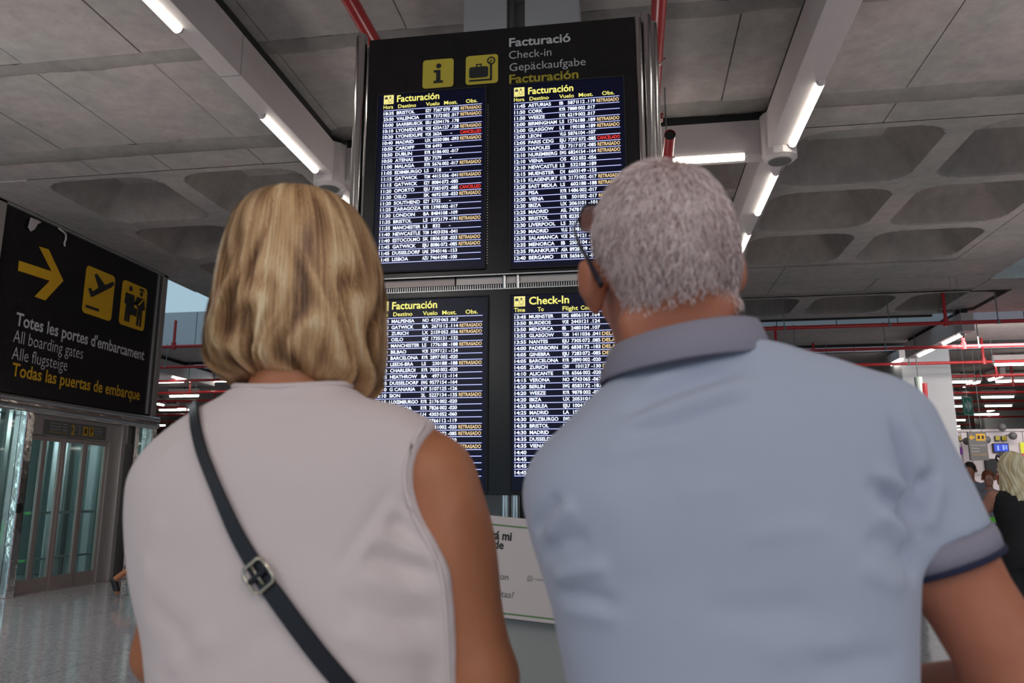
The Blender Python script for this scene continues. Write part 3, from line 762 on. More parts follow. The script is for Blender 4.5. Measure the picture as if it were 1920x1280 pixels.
gy = pq(955, 986)[1]; P.rect('g', .0, Wp, gy - .003, gy + .003); gy = pq(1000, 1156)[1]; P.rect('g', 0, Wp, gy - .003, gy + .003)
s_ = pc_ * PYY / BY
x, y = pq(959, 1013); P.text('k', '¿Dónde está mi', x, y, .034, bold=.03, align='R', width=.88)
x, y = pq(944, 1029); P.text('k', 'maleta de', x, y, .034, bold=.02, align='R', width=.9)
x, y = pq(953, 1087); P.text('s', 'Habla con', x, y, .026, align='R'); x, y = pq(963, 1121); P.text('s', '¿Necesitas?', x, y, .026, align='R')
x, y = pq(994, 1084); P.ring('s', x, y, .012, .002); P.poly('s', [(x - .011, y - .012), (x - .009, y - .004), (x - .004, y - .009)])
P.poly('s', [(x - .005, y + .005), (x - .002, y + .005), (x + .0, y + .001), (x + .005, y - .002), (x + .005, y - .005), (x, y - .004)], .003)
P.text('s', 'Chatbot', x + .019, y - .004, .008)
P.build(pst, {'g': ('green_line', M['green_line']), 'k': ('lettering', M['ink']), 's': ('small_print', M['grey_ink'])})

# ================================================================== BOARDING GATES SIGN (left wall plane)
XW = -7.836
def wy(u, v): p = onX(u, v, XW); return p.y, p.z
sign = thing('gates_sign', 'large black boarding gates sign with yellow arrow above the lift', 'sign', (0, 0, 0))
obj('sign_panel', bx(XW - .18, XW, 8.32, 11.72, 2.56, 4.955, .004), M['black'], sign)
obj('side_frame', bx(XW - .2, XW + .03, 8.12, 8.31, 2.55, 4.985), M['brushed'], sign)
obj('side_frame', bx(XW - .2, XW + .03, 11.75, 11.86, 2.55, 4.985), M['brushed'], sign)
obj('glass_edge', bx(XW - .02, XW + .02, 11.62, 11.66, 2.58, 4.94), M['alu'], sign)
obj('top_trim', bx(XW - .1, XW + .03, 8.12, 11.86, 4.945, 4.975), M['alu'], sign)
SH = Sheet((XW, 0, 0), (0, 1, 0), (0, 0, 1), (1, 0, 0))
cr = lambda x, y: wy(x / 2.976, 370 + y / 2.976)
SH.poly('o', [cr(*p) for p in ((98, 408), (103, 352), (285, 412), (215, 273), (270, 290), (352, 465), (250, 575), (190, 553), (275, 465))][::-1], .006)
def fit_rr(key, p4):
    P4 = [cr(*p) for p in p4]; y0 = sum(P4[i][0] for i in (0, 3)) / 2; y1 = sum(P4[i][0] for i in (1, 2)) / 2
    zt = (P4[0][1] + P4[1][1]) / 2; zb = (P4[2][1] + P4[3][1]) / 2; SH.rrect(key, y0, y1, zb, zt, .07, .006)
    return y0, y1, zb, zt
A = fit_rr('o1', ((474, 376), (637, 436), (624, 692), (460, 645)))
qa = lambda x, y: (A[0] + (A[1] - A[0]) * x, A[2] + (A[3] - A[2]) * y)
SH.poly('k1', [qa(.12, .52), qa(.20, .56), qa(.28, .50), qa(.45, .62), qa(.27, .86), qa(.36, .90), qa(.66, .73), qa(.88, .85), qa(.95, .87), qa(.97, .82), qa(.90, .74), qa(.27, .37), qa(.22, .38)], .010)
SH.poly('k1', [qa(.10, .12), qa(.55, .12), qa(.55, .18), qa(.10, .18)], .010)
A = fit_rr('o2', ((680, 458), (820, 508), (803, 748), (662, 707)))
SH.disc('k2', *qa(.33, .86), .045, .010); SH.poly('k2', [qa(.15, .74), qa(.50, .74), qa(.52, .46), qa(.64, .46), qa(.64, .28), qa(.40, .28), qa(.38, .10), qa(.29, .10), qa(.29, .42), qa(.27, .10), qa(.18, .10), qa(.2, .48), qa(.13, .5)], .010)
SH.disc('k2', *qa(.76, .83), .04, .010); SH.poly('k2', [qa(.66, .90), qa(.88, .90), qa(.84, .96), qa(.68, .95)], .010)
SH.poly('k2', [qa(.60, .74), qa(.90, .74), qa(.96, .50), qa(.86, .46), qa(.86, .08), qa(.78, .08), qa(.77, .38), qa(.74, .08), qa(.66, .08), qa(.66, .5), qa(.50, .56), qa(.47, .50)], .010)
SH.poly('o2', [qa(.66, .56), qa(.70, .54), qa(.88, .72), qa(.84, .73)], .012)
def sl(key, s, a, b, cap, bold):
    p, q_ = cr(*a), cr(*b); SH.text(key, s, p[0], (p[1] + q_[1]) / 2, cap, x1=q_[0], bold=bold, lift=.006)
sl('w', "Totes les portes d'embarcament", (82, 722), (802, 898), .165, .018)
sl('w', 'All boarding gates', (68, 815), (459, 893), .165, -.006)
sl('w', 'Alle flugsteige', (61, 907), (371, 962), .165, -.006)
sl('g', 'Todas las puertas de embarque', (60, 1005), (777, 1120), .165, .018)
SH.build(sign, {'o': ('arrow', M['orange']), 'o1': ('pictogram', M['orange']), 'o2': ('pictogram', M['orange']), 'k1': ('plane_symbol', M['black_matte']), 'k2': ('people_symbol', M['black_matte']), 'w': ('lettering', M['sign_white']), 'g': ('lettering', M['orange'])})
sc_ = [wy(*p) for p in ((53, 408), (48, 426), (53, 434), (60, 430), (66, 420), (73, 417), (66, 413))]
V = [(XW + .035 + dx, y, z) for dx in (0, .006) for y, z in sc_]; n = len(sc_)
o = pyobj('paper_scrap', V, [tuple(range(n))[::-1], tuple(range(n, 2 * n))] + [(i, (i + 1) % n, n + (i + 1) % n, n + i) for i in range(n)], M['paper']); tag(o, 'torn white paper scrap hanging over the top of the gates sign', 'paper')
pts = [(XW + .04, *wy(*p)) for p in ((105, 428), (116, 436), (119, 440), (119, 448), (116, 456), (117, 462))]
V, F = tube_pts(pts, .012, 6); o = pyobj('tape_strip', V, F, M['paper'], None, True); tag(o, 'thin curled white tape strip dangling on the gates sign', 'tape')

# ------------------------------------------------------------------ lift under the sign
lift = thing('lift', 'glass and steel lift with four sliding door panels, left of the woman', 'lift', (0, 0, 0))
obj('top_beam', bx(XW - .25, XW + .06, 8.0, 11.9, 2.34, 2.54, .02), M['ripple'], lift)
b = bmesh.new(); cyl(b, (XW + .06, 8.0, 2.40), (XW + .06, 11.9, 2.40), .035, seg=16); cyl(b, (XW + .06, 8.0, 2.50), (XW + .06, 11.9, 2.50), .038, seg=16)
smooth_angle(obj('top_roll', b, M['ripple'], lift))
obj('header', bx(XW - .12, XW - .02, 9.17, 11.25, 2.06, 2.36), M['brushed'], lift)
for y0, y1, m_ in ((9.05, 9.19, 'chrome'), (11.02, 11.12, 'brushed'), (11.34, 11.44, 'chrome'), (11.78, 11.90, 'chrome')):
    obj('post', bx(XW - .15, XW + .05, y0, y1, 0, 2.36, .02), M['ripple' if m_ == 'chrome' else m_], lift)
obj('jamb', bx(XW - .12, XW - .01, 10.82, 11.02, 0, 2.08), M['brushed'], lift)
obj('jamb', bx(XW - .14, XW - .05, 11.12, 11.34, 0, 2.36), M['column_dark'], lift)
obj('glass_side', bx(XW - .06, XW - .04, 7.4, 9.05, .05, 2.34), M['glass'], lift)
obj('glass_side', bx(XW - .06, XW - .04, 11.44, 11.78, .05, 2.34), M['glass'], lift)
dw = [(9.19, 9.51), (9.51, 9.87), (9.87, 10.31), (10.34, 10.82)]
for i, (a, c) in enumerate(dw):
    dx = (0, .015, 0, .02)[i]; x = XW - .06 - dx
    b = bmesh.new(); fr = .045
    box(b, x, x + .04, a, a + fr, .02, 2.07); box(b, x, x + .04, c - fr, c, .02, 2.07)
    box(b, x, x + .04, a + fr, c - fr, .02, .19); box(b, x, x + .04, a + fr, c - fr, 2.0, 2.07)
    d = obj('door_panel', b, M['steel_door'], lift)
    obj('door_pane', bx(x + .015, x + .022, a + fr, c - fr, .19, 2.0), M['glass'], d)
obj('sill', bx(XW - .12, XW + .01, 9.17, 11.3, 0, .02), M['brushed'], lift)
obj('shaft_wall', bx(XW - 2.4, XW - 2.35, 7.4, 11.9, 0, 2.6), M['shaft'], lift)
for y in (7.6, 8.3, 8.9, 9.55, 9.8, 10.2, 10.6, 11.0, 11.5):
    obj('guide_rail', bx(XW - 1.3 - .05 * (y % 1), XW - 1.25, y, y + .07, 0, 2.5), M['alu'], lift)
for y in (8.0, 9.35, 9.95, 10.75): obj('shaft_pane', bx(XW - .9, XW - .88, y, y + .28, 0, 2.4), M['fascia'], lift)
obj('green_strip', bx(XW - .6, XW - .58, 10.12, 10.17, .18, 2.0), M['green_led'], lift)
obj('green_strip', bx(XW - .6, XW - .58, 8.55, 8.60, .6, .9), M['green_led'], lift)
obj('cross_rail', bx(XW - .7, XW - .65, 7.5, 11.5, 1.0, 1.04), M['alu'], lift); obj('cross_rail', bx(XW - .7, XW - .65, 7.5, 11.5, .35, .38), M['alu'], lift)
obj('call_button', bx(XW + .0, XW + .06, 9.06, 9.15, 1.05, 1.17, .01), M['black_matte'], lift)
obj('shaft_end', bx(XW - 2.4, XW - .12, 11.9, 11.95, 0, 2.6), M['shaft'], lift)
for i_, x_ in enumerate((-9.9, -9.55, -9.3, -8.95, -8.75, -8.4, -8.2)): obj('end_mullion', bx(x_, x_ + (.05, .12)[i_ % 2], 11.86, 11.9, 0, 2.5), M[('column_dark', 'fascia')[i_ % 2]], lift)
obj('lift_roof', bx(XW - 2.4, XW - .25, 7.4, 11.9, 2.5, 2.6), M['column_dark'], lift)
lp = thing('lift_sign', 'narrow dark plate with yellow number 2 over the lift doors', 'sign', (0, 0, 0))
y0, y1 = 9.44, 10.70; x = XW - .02
obj('plate', bx(x, x + .02, y0, y1, 2.085, 2.285), M['column_dark'], lp)
LS = Sheet((x + .02, 0, 0), (0, 1, 0), (0, 0, 1), (1, 0, 0)); W_ = y1 - y0
cols = [('Destinació', 'w'), ('Niveau', 'w'), ('Destination', 'w'), ('Destino', 'y')]
for i, (s_, k_) in enumerate(cols):
    z = 2.235 - i * .04; LS.text(k_, s_, y0 + W_ * .08, z, .022, x1=y0 + W_ * .24); LS.text(k_, ('Planta', 'Floor', 'Etage', 'Planta')[i], y0 + W_ * .27, z, .022, x1=y0 + W_ * .34)
    LS.text(k_, ('Aparcament', 'Parking', 'Parkplatz', 'Aparcamiento')[i], y0 + W_ * .79, z, .02, x1=y0 + W_ * .93)
LS.text('y', '2', y0 + W_ * .40, 2.115, .13, x1=y0 + W_ * .465, bold=.01)
LS.rect('w', y0 + W_ * .535, y0 + W_ * .54, 2.11, 2.26)
LS.rect('y', y0 + W_ * .60, y0 + W_ * .675, 2.12, 2.25); LS.rect('y', y0 + W_ * .70, y0 + W_ * .775, 2.12, 2.25)
LS.rect('k', y0 + W_ * .62, y0 + W_ * .655, 2.15, 2.22, .005); LS.text('k', 'P', y0 + W_ * .72, 2.14, .09, x1=y0 + W_ * .76, bold=.02, lift=.005)
LS.build(lp, {'w': ('lettering', M['sign_white']), 'y': ('yellow_print', M['orange']), 'k': ('symbol', M['black_matte'])})

# ================================================================== CHECK-IN HALL AT THE FAR RIGHT
CW = 22.0
cwall = obj('wall_counter', bx(7.6, 30, CW, CW + .2, 0, 2.9), M['wall_white']); tag(cwall, kind='structure')
for i in range(14): obj('wall_panel', bx(8.6 + 1.5 * i + .01, 8.6 + 1.5 * (i + 1) - .01, CW - .03, CW, .9, 2.88), M['wall_white'], cwall)
obj('panel_cap', bx(7.6, 30, CW - .05, CW + .22, 2.9, 2.96), M['white_paint'], cwall)
def counter_at(x, lab):
    t = thing('check_in_counter', lab, 'counter', (x, CW - 1.6, 0), group='check-in counters')
    obj('front', bx(-.7, .7, 0, .5, 0, 1.02, .01), M['wall_white'], t); obj('worktop', bx(-.74, .74, -.05, .6, 1.02, 1.07), M['brushed'], t)
    obj('belt', bx(.75, 1.15, 0, 1.2, 0, .35), M['black_matte'], t)
for i in range(5): counter_at(9.6 + 2.3 * i, 'white check-in counter before the far panelled wall')
def on_wall(name, label, cat, u0, v0, u1, v1, y, m, th=.05, group=None):
    a = onY(u0, v1, y); c = onY(u1, v0, y)
    t = thing(name, label, cat, ((a.x + c.x) / 2, y, (a.z + c.z) / 2), group=group)
    wx, hz = (c.x - a.x) / 2, (c.z - a.z) / 2
    obj('panel', bx(-wx, wx, -th, 0, -hz, hz, .004), M[m], t); return t, wx, hz, th
t, wx, hz, th = on_wall('check_in_monitor', 'blue glowing monitor on the white check-in wall', 'monitor', 1861, 831, 1888, 848, CW - .03, 'black_matte', .08)
P = Sheet((0, -th, 0), (1, 0, 0), (0, 0, 1), (0, -1, 0)); P.rect('b', -wx + .02, wx - .02, -hz + .02, hz - .02, .002); P.rect('w', -wx * .5, -wx * .3, -hz * .6, hz * .5, .004); P.rect('w', wx * .2, wx * .4, -hz * .5, hz * .6, .004)
for z in (.3, 0, -.3): P.rect('w', wx * .5, wx * .8, hz * z, hz * z + .02, .004)
P.build(t, {'b': ('screen', M['scr_mono']), 'w': ('screen_print', M['scr_monow'])})
for i, (u0, u1) in enumerate(((1865, 1873), (1877, 1886), (1797, 1801))):
    lab = ('left yellow number plate above the blue monitor', 'right yellow number plate above the blue monitor', 'small yellow number plate beside the blue sleeve')[i]
    t, wx, hz, th = on_wall('number_plate', lab, 'sign', u0, 817, u1, 826, CW - .06, 'black_matte')
    P = Sheet((0, -th, 0), (1, 0, 0), (0, 0, 1), (0, -1, 0)); P.rect('y', -wx + .01, wx - .01, -hz + .01, hz - .01); P.text('k', ('5', '6', '4')[i], 0, -hz * .5, hz, align='C', lift=.004)
    P.build(t, {'y': ('plate_face', M['yellow']), 'k': ('lettering', M['ink'])})
on_wall('poster', 'yellow poster with pink foot at the right frame edge', 'poster', 1914, 829, 1928, 850, CW - .06, 'poster_y', .02)
on_wall('poster', 'pink lower poster under the yellow one at the right edge', 'poster', 1916, 850.5, 1928, 855, CW - .06, 'poster_p', .02)
on_wall('poster', 'purple poster on the white wall beside the blue sleeve', 'poster', 1797, 838, 1804, 852, CW - .06, 'purple', .02)
on_wall('poster', 'white notice with green heading behind the ginger child', 'poster', 1826, 862, 1844, 890, CW - .03, 'white_paint', .02)
on_wall('black_panel', 'black rectangular panel low on the check-in wall', 'panel', 1848, 860, 1866, 895, CW - .03, 'black_matte', .1)
t, wx, hz, th = on_wall('queue_sign', 'grey hanging sign with yellow left arrow and pictogram', 'sign', 1818, 810, 1846, 863, CW - .7, 'column_dark', .08)
for sx_ in (-.6, .6): obj('hanger_rod', cyl(bmesh.new(), (wx * sx_, -.04, hz), (wx * sx_, -.04, 5.01 - t.location.z), .008, seg=6), M['cable'], t)
P = Sheet((0, -th, 0), (1, 0, 0), (0, 0, 1), (0, -1, 0))
P.poly('y', [(-wx * .95, hz * .62), (-wx * .6, hz * .85), (-wx * .6, hz * .70), (-wx * .3, hz * .70), (-wx * .3, hz * .55), (-wx * .6, hz * .55), (-wx * .6, hz * .40)][::-1])
P.rect('y', -wx * .15, wx * .85, hz * .38, hz * .88); P.rect('k', wx * .0, wx * .25, hz * .5, hz * .75, .004); P.rect('k', wx * .45, wx * .7, hz * .5, hz * .75, .004)
for i, s_ in enumerate(('Facturació', 'Check-in', 'Gepäck', 'Facturación')): P.text('y' if i == 3 else 'w', s_, -wx * .8, hz * (.02 - .22 * i), hz * .10, x1=wx * (.8 if i in (0, 3) else .1))
P.build(t, {'y': ('yellow_print', M['orange']), 'k': ('symbol', M['black_matte']), 'w': ('lettering', M['sign_white'])})
pl_ = obj('trim_9', bx(onY(1817, 800, 39).x, onY(1846, 800, 39).x, 39, 40, 0, 5.0), M['column_dark']); tag(pl_, kind='structure')
pl_ = obj('trim_10', bx(onY(1847, 800, 37).x, onY(1925, 800, 37).x, 37, 38, 0, 5.0), M['column']); tag(pl_, kind='structure')
for i, (u, v) in enumerate(((1813, 827), (1850, 824), (1899, 817), (1879, 801))):
    lab = ('dark dome camera left of the grey queue sign', 'dark dome camera right of the grey queue sign', 'dark round camera above the yellow poster', 'small black camera on top of the white check-in wall')[i]
    p = onY(u, v, CW - .35); t = thing('dome_camera', lab, 'camera', p)
    b = bmesh.new(); bmesh.ops.create_uvsphere(b, u_segments=16, v_segments=10, radius=.10); smooth_angle(obj('dome', b, M['column_dark'], t))
    obj('arm', cyl(bmesh.new(), (0, 0, .02), (0, .35, .05), .025, seg=8), M['alu'], t)
# exit sign hanging obliquely
pe = onY(1814, 761, 14.0)
t = thing('exit_sign', 'green hanging exit sign with white double arrow beside the white pillar', 'sign', pe, math.radians(38))
obj('plate', bx(-.13, .13, -.012, .012, -.155, .155, .003), M['green_sign'], t)
P = Sheet((0, -.012, 0), (1, 0, 0), (0, 0, 1), (0, -1, 0))
P.rect('w', -.13, .13, .145, .155); P.rect('w', -.13, .13, -.155, -.145); P.rect('w', -.13, -.12, -.155, .155); P.rect('w', .12, .13, -.155, .155)
P.poly('w', [(-.005, .10), (-.03, .10), (-.03, .02), (-.075, .06), (-.10, 0), (-.075, -.06), (-.03, -.02), (-.03, -.11), (-.005, -.11)][::-1], .003)
P.poly('w', [(.03, .06), (.03, .10), (.10, .0), (.03, -.10), (.03, -.05), (.008, -.05), (.008, .06)][::-1], .003)
P.build(t, {'w': ('arrow_print', M['exit_white'])})
for s in (-.1, .1): obj('hanger', cyl(bmesh.new(), (s, 0, .155), (s, 0, 5.0 - pe.z), .004, seg=6), M['cable'], t)
# smoke sensor cluster on the pillar (white and red call lamps)
pe = onY(1722, 715, 19.0)
t = thing('alarm_sounder', 'white and red alarm unit hanging before the white pillar', 'alarm', pe)
obj('white_unit', cyl(bmesh.new(), (0, 0, -.35), (0, 0, .1), .07, .09, seg=12), M['exit_white'], t)
obj('red_unit', cyl(bmesh.new(), (.1, 0, -.55), (.1, 0, -.05), .06, .08, seg=12), M['red'], t)
obj('hanger', cyl(bmesh.new(), (0, 0, .1), (0, 0, 5.0 - pe.z), .012, seg=6), M['cable'], t)
# retractable queue barriers in lime
bar = thing('queue_barrier', 'lime green queue barrier banners beside the woman in black', 'barrier', (4.05, 10.9, 0))
for i in range(3):
    p_ = obj('barrier_post', cyl(bmesh.new(), (i * 1.5, 0, 0), (i * 1.5, 0, 1.02), .03, seg=14), M['black_matte'], bar)
    obj('post_base', cyl(bmesh.new(), (i * 1.5, 0, 0), (i * 1.5, 0, .03), .17, .15, seg=24), M['black_matte'], p_)
for i in range(2):
    obj('belt', bx(i * 1.5 + .03, i * 1.5 + 1.47, -.003, .003, .93, 1.0), M['lime'], bar); obj('banner', bx(i * 1.5 + .03, i * 1.5 + 1.47, -.004, .004, .72, .86), M['lime'], bar)

# ================================================================== PEOPLE: implicit-surface modelling
class Field:
    def __init__(s, lo, hi, h):
        s.lo = np.array(lo, float); s.h = h
        s.n = np.ceil((np.array(hi) - s.lo) / h).astype(int) + 1
        s.ax = [s.lo[i] + h * np.arange(s.n[i]) for i in range(3)]
        s.F = np.full(s.n, 1.0, np.float32)
    def loc(s, lo, hi):
        sl = []
        for i in range(3):
            a = max(int((lo[i] - s.lo[i]) / s.h), 0); b = min(int((hi[i] - s.lo[i]) / s.h) + 2, s.n[i]); sl.append(slice(a, max(b, a)))
        X = s.ax[0][sl[0]][:, None, None].astype(np.float32); Y = s.ax[1][sl[1]][None, :, None].astype(np.float32); Z = s.ax[2][sl[2]][None, None, :].astype(np.float32)
        return tuple(sl), X, Y, Z
    def blend(s, sl, f, k, mode='add'):
        G = s.F[sl]
        if G.size == 0: return
        f = np.broadcast_to(f, G.shape)
        if mode == 'add':
            if k > 0:
                hh = np.clip(.5 + .5 * (G - f) / k, 0, 1); r = G * (1 - hh) + f * hh - k * hh * (1 - hh)
            else: r = np.minimum(G, f)
        else:
            f = -f
            if k > 0:
                hh = np.clip(.5 - .5 * (G - f) / k, 0, 1); r = G * (1 - hh) + f * hh + k * hh * (1 - hh)
            else: r = np.maximum(G, f)
        s.F[sl] = r
    def cap(s, p0, p1, r0, r1=None, k=.015, clip=None, mode='add', fy=1.0):
        p0 = np.array(p0, float); p1 = np.array(p1, float); r1 = r0 if r1 is None else r1; m = max(r0, r1) + max(k, .01) + 2 * s.h
        sl, X, Y, Z = s.loc(np.minimum(p0, p1) - m, np.maximum(p0, p1) + m)
        d = p1 - p0; L2 = max(float(d @ d), 1e-9)
        t = np.clip(((X - p0[0]) * d[0] + (Y - p0[1]) * d[1] + (Z - p0[2]) * d[2]) / L2, 0, 1)
        f = np.sqrt((X - p0[0] - t * d[0]) ** 2 + (Y - p0[1] - t * d[1]) ** 2 + (Z - p0[2] - t * d[2]) ** 2) - (r0 + (r1 - r0) * t)
        for cp, cn in (clip or []):
            f = np.maximum(f, (X - cp[0]) * cn[0] + (Y - cp[1]) * cn[1] + (Z - cp[2]) * cn[2])
        s.blend(sl, f, k, mode)
    def ell(s, c, r, k=.01, R=None, mode='add'):
        c = np.array(c, float); m = max(r) + max(k, .01) + 2 * s.h; sl, X, Y, Z = s.loc(c - m, c + m)
        dx, dy, dz = X - c[0], Y - c[1], Z - c[2]
        if R is not None:
            R = np.array(R); dx, dy, dz = (R[0, 0] * dx + R[1, 0] * dy + R[2, 0] * dz, R[0, 1] * dx + R[1, 1] * dy + R[2, 1] * dz, R[0, 2] * dx + R[1, 2] * dy + R[2, 2] * dz)
        q = np.sqrt((dx / r[0]) ** 2 + (dy / r[1]) ** 2 + (dz / r[2]) ** 2)
        s.blend(sl, (q - 1) * min(r), k, mode)
    def prof(s, rows, k=.02, n=2.5, grow=0.0, z0=None, z1=None, mode='add'):
        """rows: (z, xl, xr, cy, b) stacked superellipses"""
        rows = sorted(rows); A = np.array(rows, float); zz = A[:, 0]
        z0 = zz[0] if z0 is None else z0; z1 = zz[-1] if z1 is None else z1
        lo = (A[:, 1].min() - .05, (A[:, 3] - A[:, 4]).min() - .05, z0 - .04); hi = (A[:, 2].max() + .05, (A[:, 3] + A[:, 4]).max() + .05, z1 + .04)
        sl, X, Y, Z = s.loc(lo, hi); z = Z[0, 0]
        g = lambda i: smooth_interp(z, zz, A[:, i])[None, None, :].astype(np.float32)
        xl, xr, cy, b = g(1), g(2), g(3), g(4) + grow
        a = (xr - xl) / 2 + grow; cx = (xr + xl) / 2; a = np.maximum(a, .01); b = np.maximum(b, .01)
        q = (np.abs((X - cx) / a) ** n + np.abs((Y - cy) / b) ** n) ** (1 / n)
        f = (q - 1) * np.minimum(a, b)
        f = np.maximum(f, np.maximum(z0 - Z, Z - z1))
        s.blend(sl, f, k, mode)
    def surf(s):
        F = s.F; nx, ny, nz = F.shape; I = F < 0
        c = np.zeros((nx - 1, ny - 1, nz - 1), np.int8)
        for a in (0, 1):
            for b in (0, 1):
                for d in (0, 1): c += I[a:nx - 1 + a, b:ny - 1 + b, d:nz - 1 + d]
        act = (c > 0) & (c < 8); ids = np.full(act.shape, -1, np.int64); ix = np.argwhere(act); ids[act] = np.arange(len(ix))
        S = np.zeros((len(ix), 3)); Wt = np.zeros(len(ix)); corners = [(a, b, d) for a in (0, 1) for b in (0, 1) for d in (0, 1)]
        for p in corners:
            for ax in range(3):
                if p[ax]: continue
                q = list(p); q[ax] = 1
                f0 = F[ix[:, 0] + p[0], ix[:, 1] + p[1], ix[:, 2] + p[2]]; f1 = F[ix[:, 0] + q[0], ix[:, 1] + q[1], ix[:, 2] + q[2]]
                cr_ = (f0 < 0) != (f1 < 0); t = np.where(cr_, f0 / np.where(cr_, f0 - f1, 1), 0)
                pt = np.tile(np.array(p, float), (len(ix), 1)); pt[:, ax] = t
                S[cr_] += pt[cr_]; Wt[cr_] += 1
        V = s.lo + s.h * (ix + S / np.maximum(Wt, 1)[:, None])
        Q = []
        for ax in range(3):
            o1, o2 = [(1, 2), (2, 0), (0, 1)][ax]
            sl0 = [slice(0, -1) if i == ax else slice(1, -1) for i in range(3)]; sl1 = [slice(1, None) if i == ax else slice(1, -1) for i in range(3)]
            A0 = I[tuple(sl0)]; A1 = I[tuple(sl1)]
            e = np.argwhere(A0 != A1)
            if len(e) == 0: continue
            fl = A0[e[:, 0], e[:, 1], e[:, 2]]
            base = e.copy(); base[:, o1] += 1; base[:, o2] += 1
            def cell(d1, d2):
                b = base.copy(); b[:, o1] -= d1; b[:, o2] -= d2; return ids[b[:, 0], b[:, 1], b[:, 2]]
            q = np.stack([cell(1, 1), cell(0, 1), cell(0, 0), cell(1, 0)], 1); q[~fl] = q[~fl][:, ::-1]; Q.append(q)
        return V, np.concatenate(Q)


def smooth_interp(z, zz, vv):
    """monotone-ish cubic (Catmull-Rom) interpolation"""
    z = np.clip(z, zz[0], zz[-1]); i = np.clip(np.searchsorted(zz, z) - 1, 0, len(zz) - 2)
    h = np.diff(zz); m = np.gradient(vv, zz); t = (z - zz[i]) / h[i]
    return (2 * t ** 3 - 3 * t ** 2 + 1) * vv[i] + (t ** 3 - 2 * t ** 2 + t) * h[i] * m[i] + (-2 * t ** 3 + 3 * t ** 2) * vv[i + 1] + (t ** 3 - t ** 2) * h[i] * m[i + 1]


def relaxed(V, Q, n):
    for _ in range(n):
        acc = np.zeros_like(V); cnt = np.zeros(len(V))
        for a, b in ((0, 1), (1, 2), (2, 3), (3, 0)):
            np.add.at(acc, Q[:, a], V[Q[:, b]]); np.add.at(cnt, Q[:, a], 1); np.add.at(acc, Q[:, b], V[Q[:, a]]); np.add.at(cnt, Q[:, b], 1)
        V = V * .4 + .6 * acc / np.maximum(cnt, 1)[:, None]
    return V


def np_mesh(name, V, Q, material, parent, relax=1, tint=None):
    V = relaxed(V, Q, relax) if len(V) else V
    me = bpy.data.meshes.new(name); k = Q.shape[1]
    me.vertices.add(len(V)); me.vertices.foreach_set('co', V.astype(np.float32).ravel())
    me.loops.add(Q.size); me.loops.foreach_set('vertex_index', Q.astype(np.int32).ravel())
    me.polygons.add(len(Q)); me.polygons.foreach_set('loop_start', np.arange(0, Q.size, k, dtype=np.int32))
    if tint is not None:
        at = me.attributes.new('tint', 'FLOAT', 'POINT'); at.data.foreach_set('value', tint.astype(np.float32))
    me.update(calc_edges=True); me.validate()
    return link(name, me, material, parent, True), V


def vnormals(V, Q):
    n = np.cross(V[Q[:, 2]] - V[Q[:, 0]], V[Q[:, 3]] - V[Q[:, 1]]); N = np.zeros_like(V)
    for k in range(4): np.add.at(N, Q[:, k], n)
    return N / np.maximum(np.linalg.norm(N, axis=1), 1e-12)[:, None]


def rot(yaw=0, pitch=0, roll=0):
    return np.array((Matrix.Rotation(yaw, 3, 'Z') @ Matrix.Rotation(pitch, 3, 'X') @ Matrix.Rotation(roll, 3, 'Y')))


def add_head(F, c, R, s=1.0, wide=1.0, k=.012):
    c = np.array(c); T = lambda *p: c + R @ (np.array(p) * s)
    F.ell(T(0, -.012, .022), (.076 * s * wide, .097 * s, .094 * s), k, R)
    F.ell(T(0, -.045, -.005), (.068 * s * wide, .062 * s, .075 * s), .02 * s, R)
    F.ell(T(0, .025, -.045), (.060 * s * wide, .068 * s, .082 * s), .025 * s, R)
    F.ell(T(0, .052, -.100), (.038 * s, .036 * s, .028 * s), .025 * s, R)
    F.cap(T(0, .082, .005), T(0, .112, -.040), .007 * s, .013 * s, .010 * s)          # nose
    F.ell(T(0, .100, -.044), (.018 * s, .014 * s, .010 * s), .008 * s, R)
    for sx in (-1, 1):
        F.cap(T(.012 * sx, .085, .022), T(.045 * sx, .070, .024), .009 * s, .007 * s, .010 * s)    # brow
        F.ell(T(.030 * sx, .088, .002), (.015 * s, .012 * s, .009 * s), .006 * s, R, 'sub')        # eye socket
        F.ell(T(.040 * sx, .062, -.040), (.020 * s, .020 * s, .022 * s), .012 * s, R)              # cheek
        Re = R @ rot(-.35 * sx, 0, 0)
        F.ell(T(.085 * sx, -.004, -.020), (.010 * s, .020 * s, .034 * s), .006 * s, Re)      # ear
        F.ell(T(.0955 * sx, -.013, -.012), (.008 * s, .017 * s, .027 * s), .004 * s, Re)
    F.cap(T(-.018, .083, -.078), T(.018, .083, -.078), .006 * s, .006 * s, .006 * s)              # lips
    F.cap(T(-.014, .082, -.068), T(.014, .082, -.068), .005 * s, .005 * s, .005 * s)


def add_eyes(c, R, s, parent):
    c = np.array(c); T = lambda *p: Vector(c + R @ (np.array(p) * s))
    for sx in (-1, 1):
        b = bmesh.new(); bmesh.ops.create_uvsphere(b, u_segments=16, v_segments=10, radius=.0115 * s, matrix=Matrix.Translation(T(.030 * sx, .079, .002)))
        e = obj('eye', b, M['eye'], parent, True)
        b = bmesh.new(); bmesh.ops.create_uvsphere(b, u_segments=12, v_segments=8, radius=.0055 * s, matrix=Matrix.Translation(T(.030 * sx, .0862, .002)))
        obj('iris', b, M['iris'], e, True)


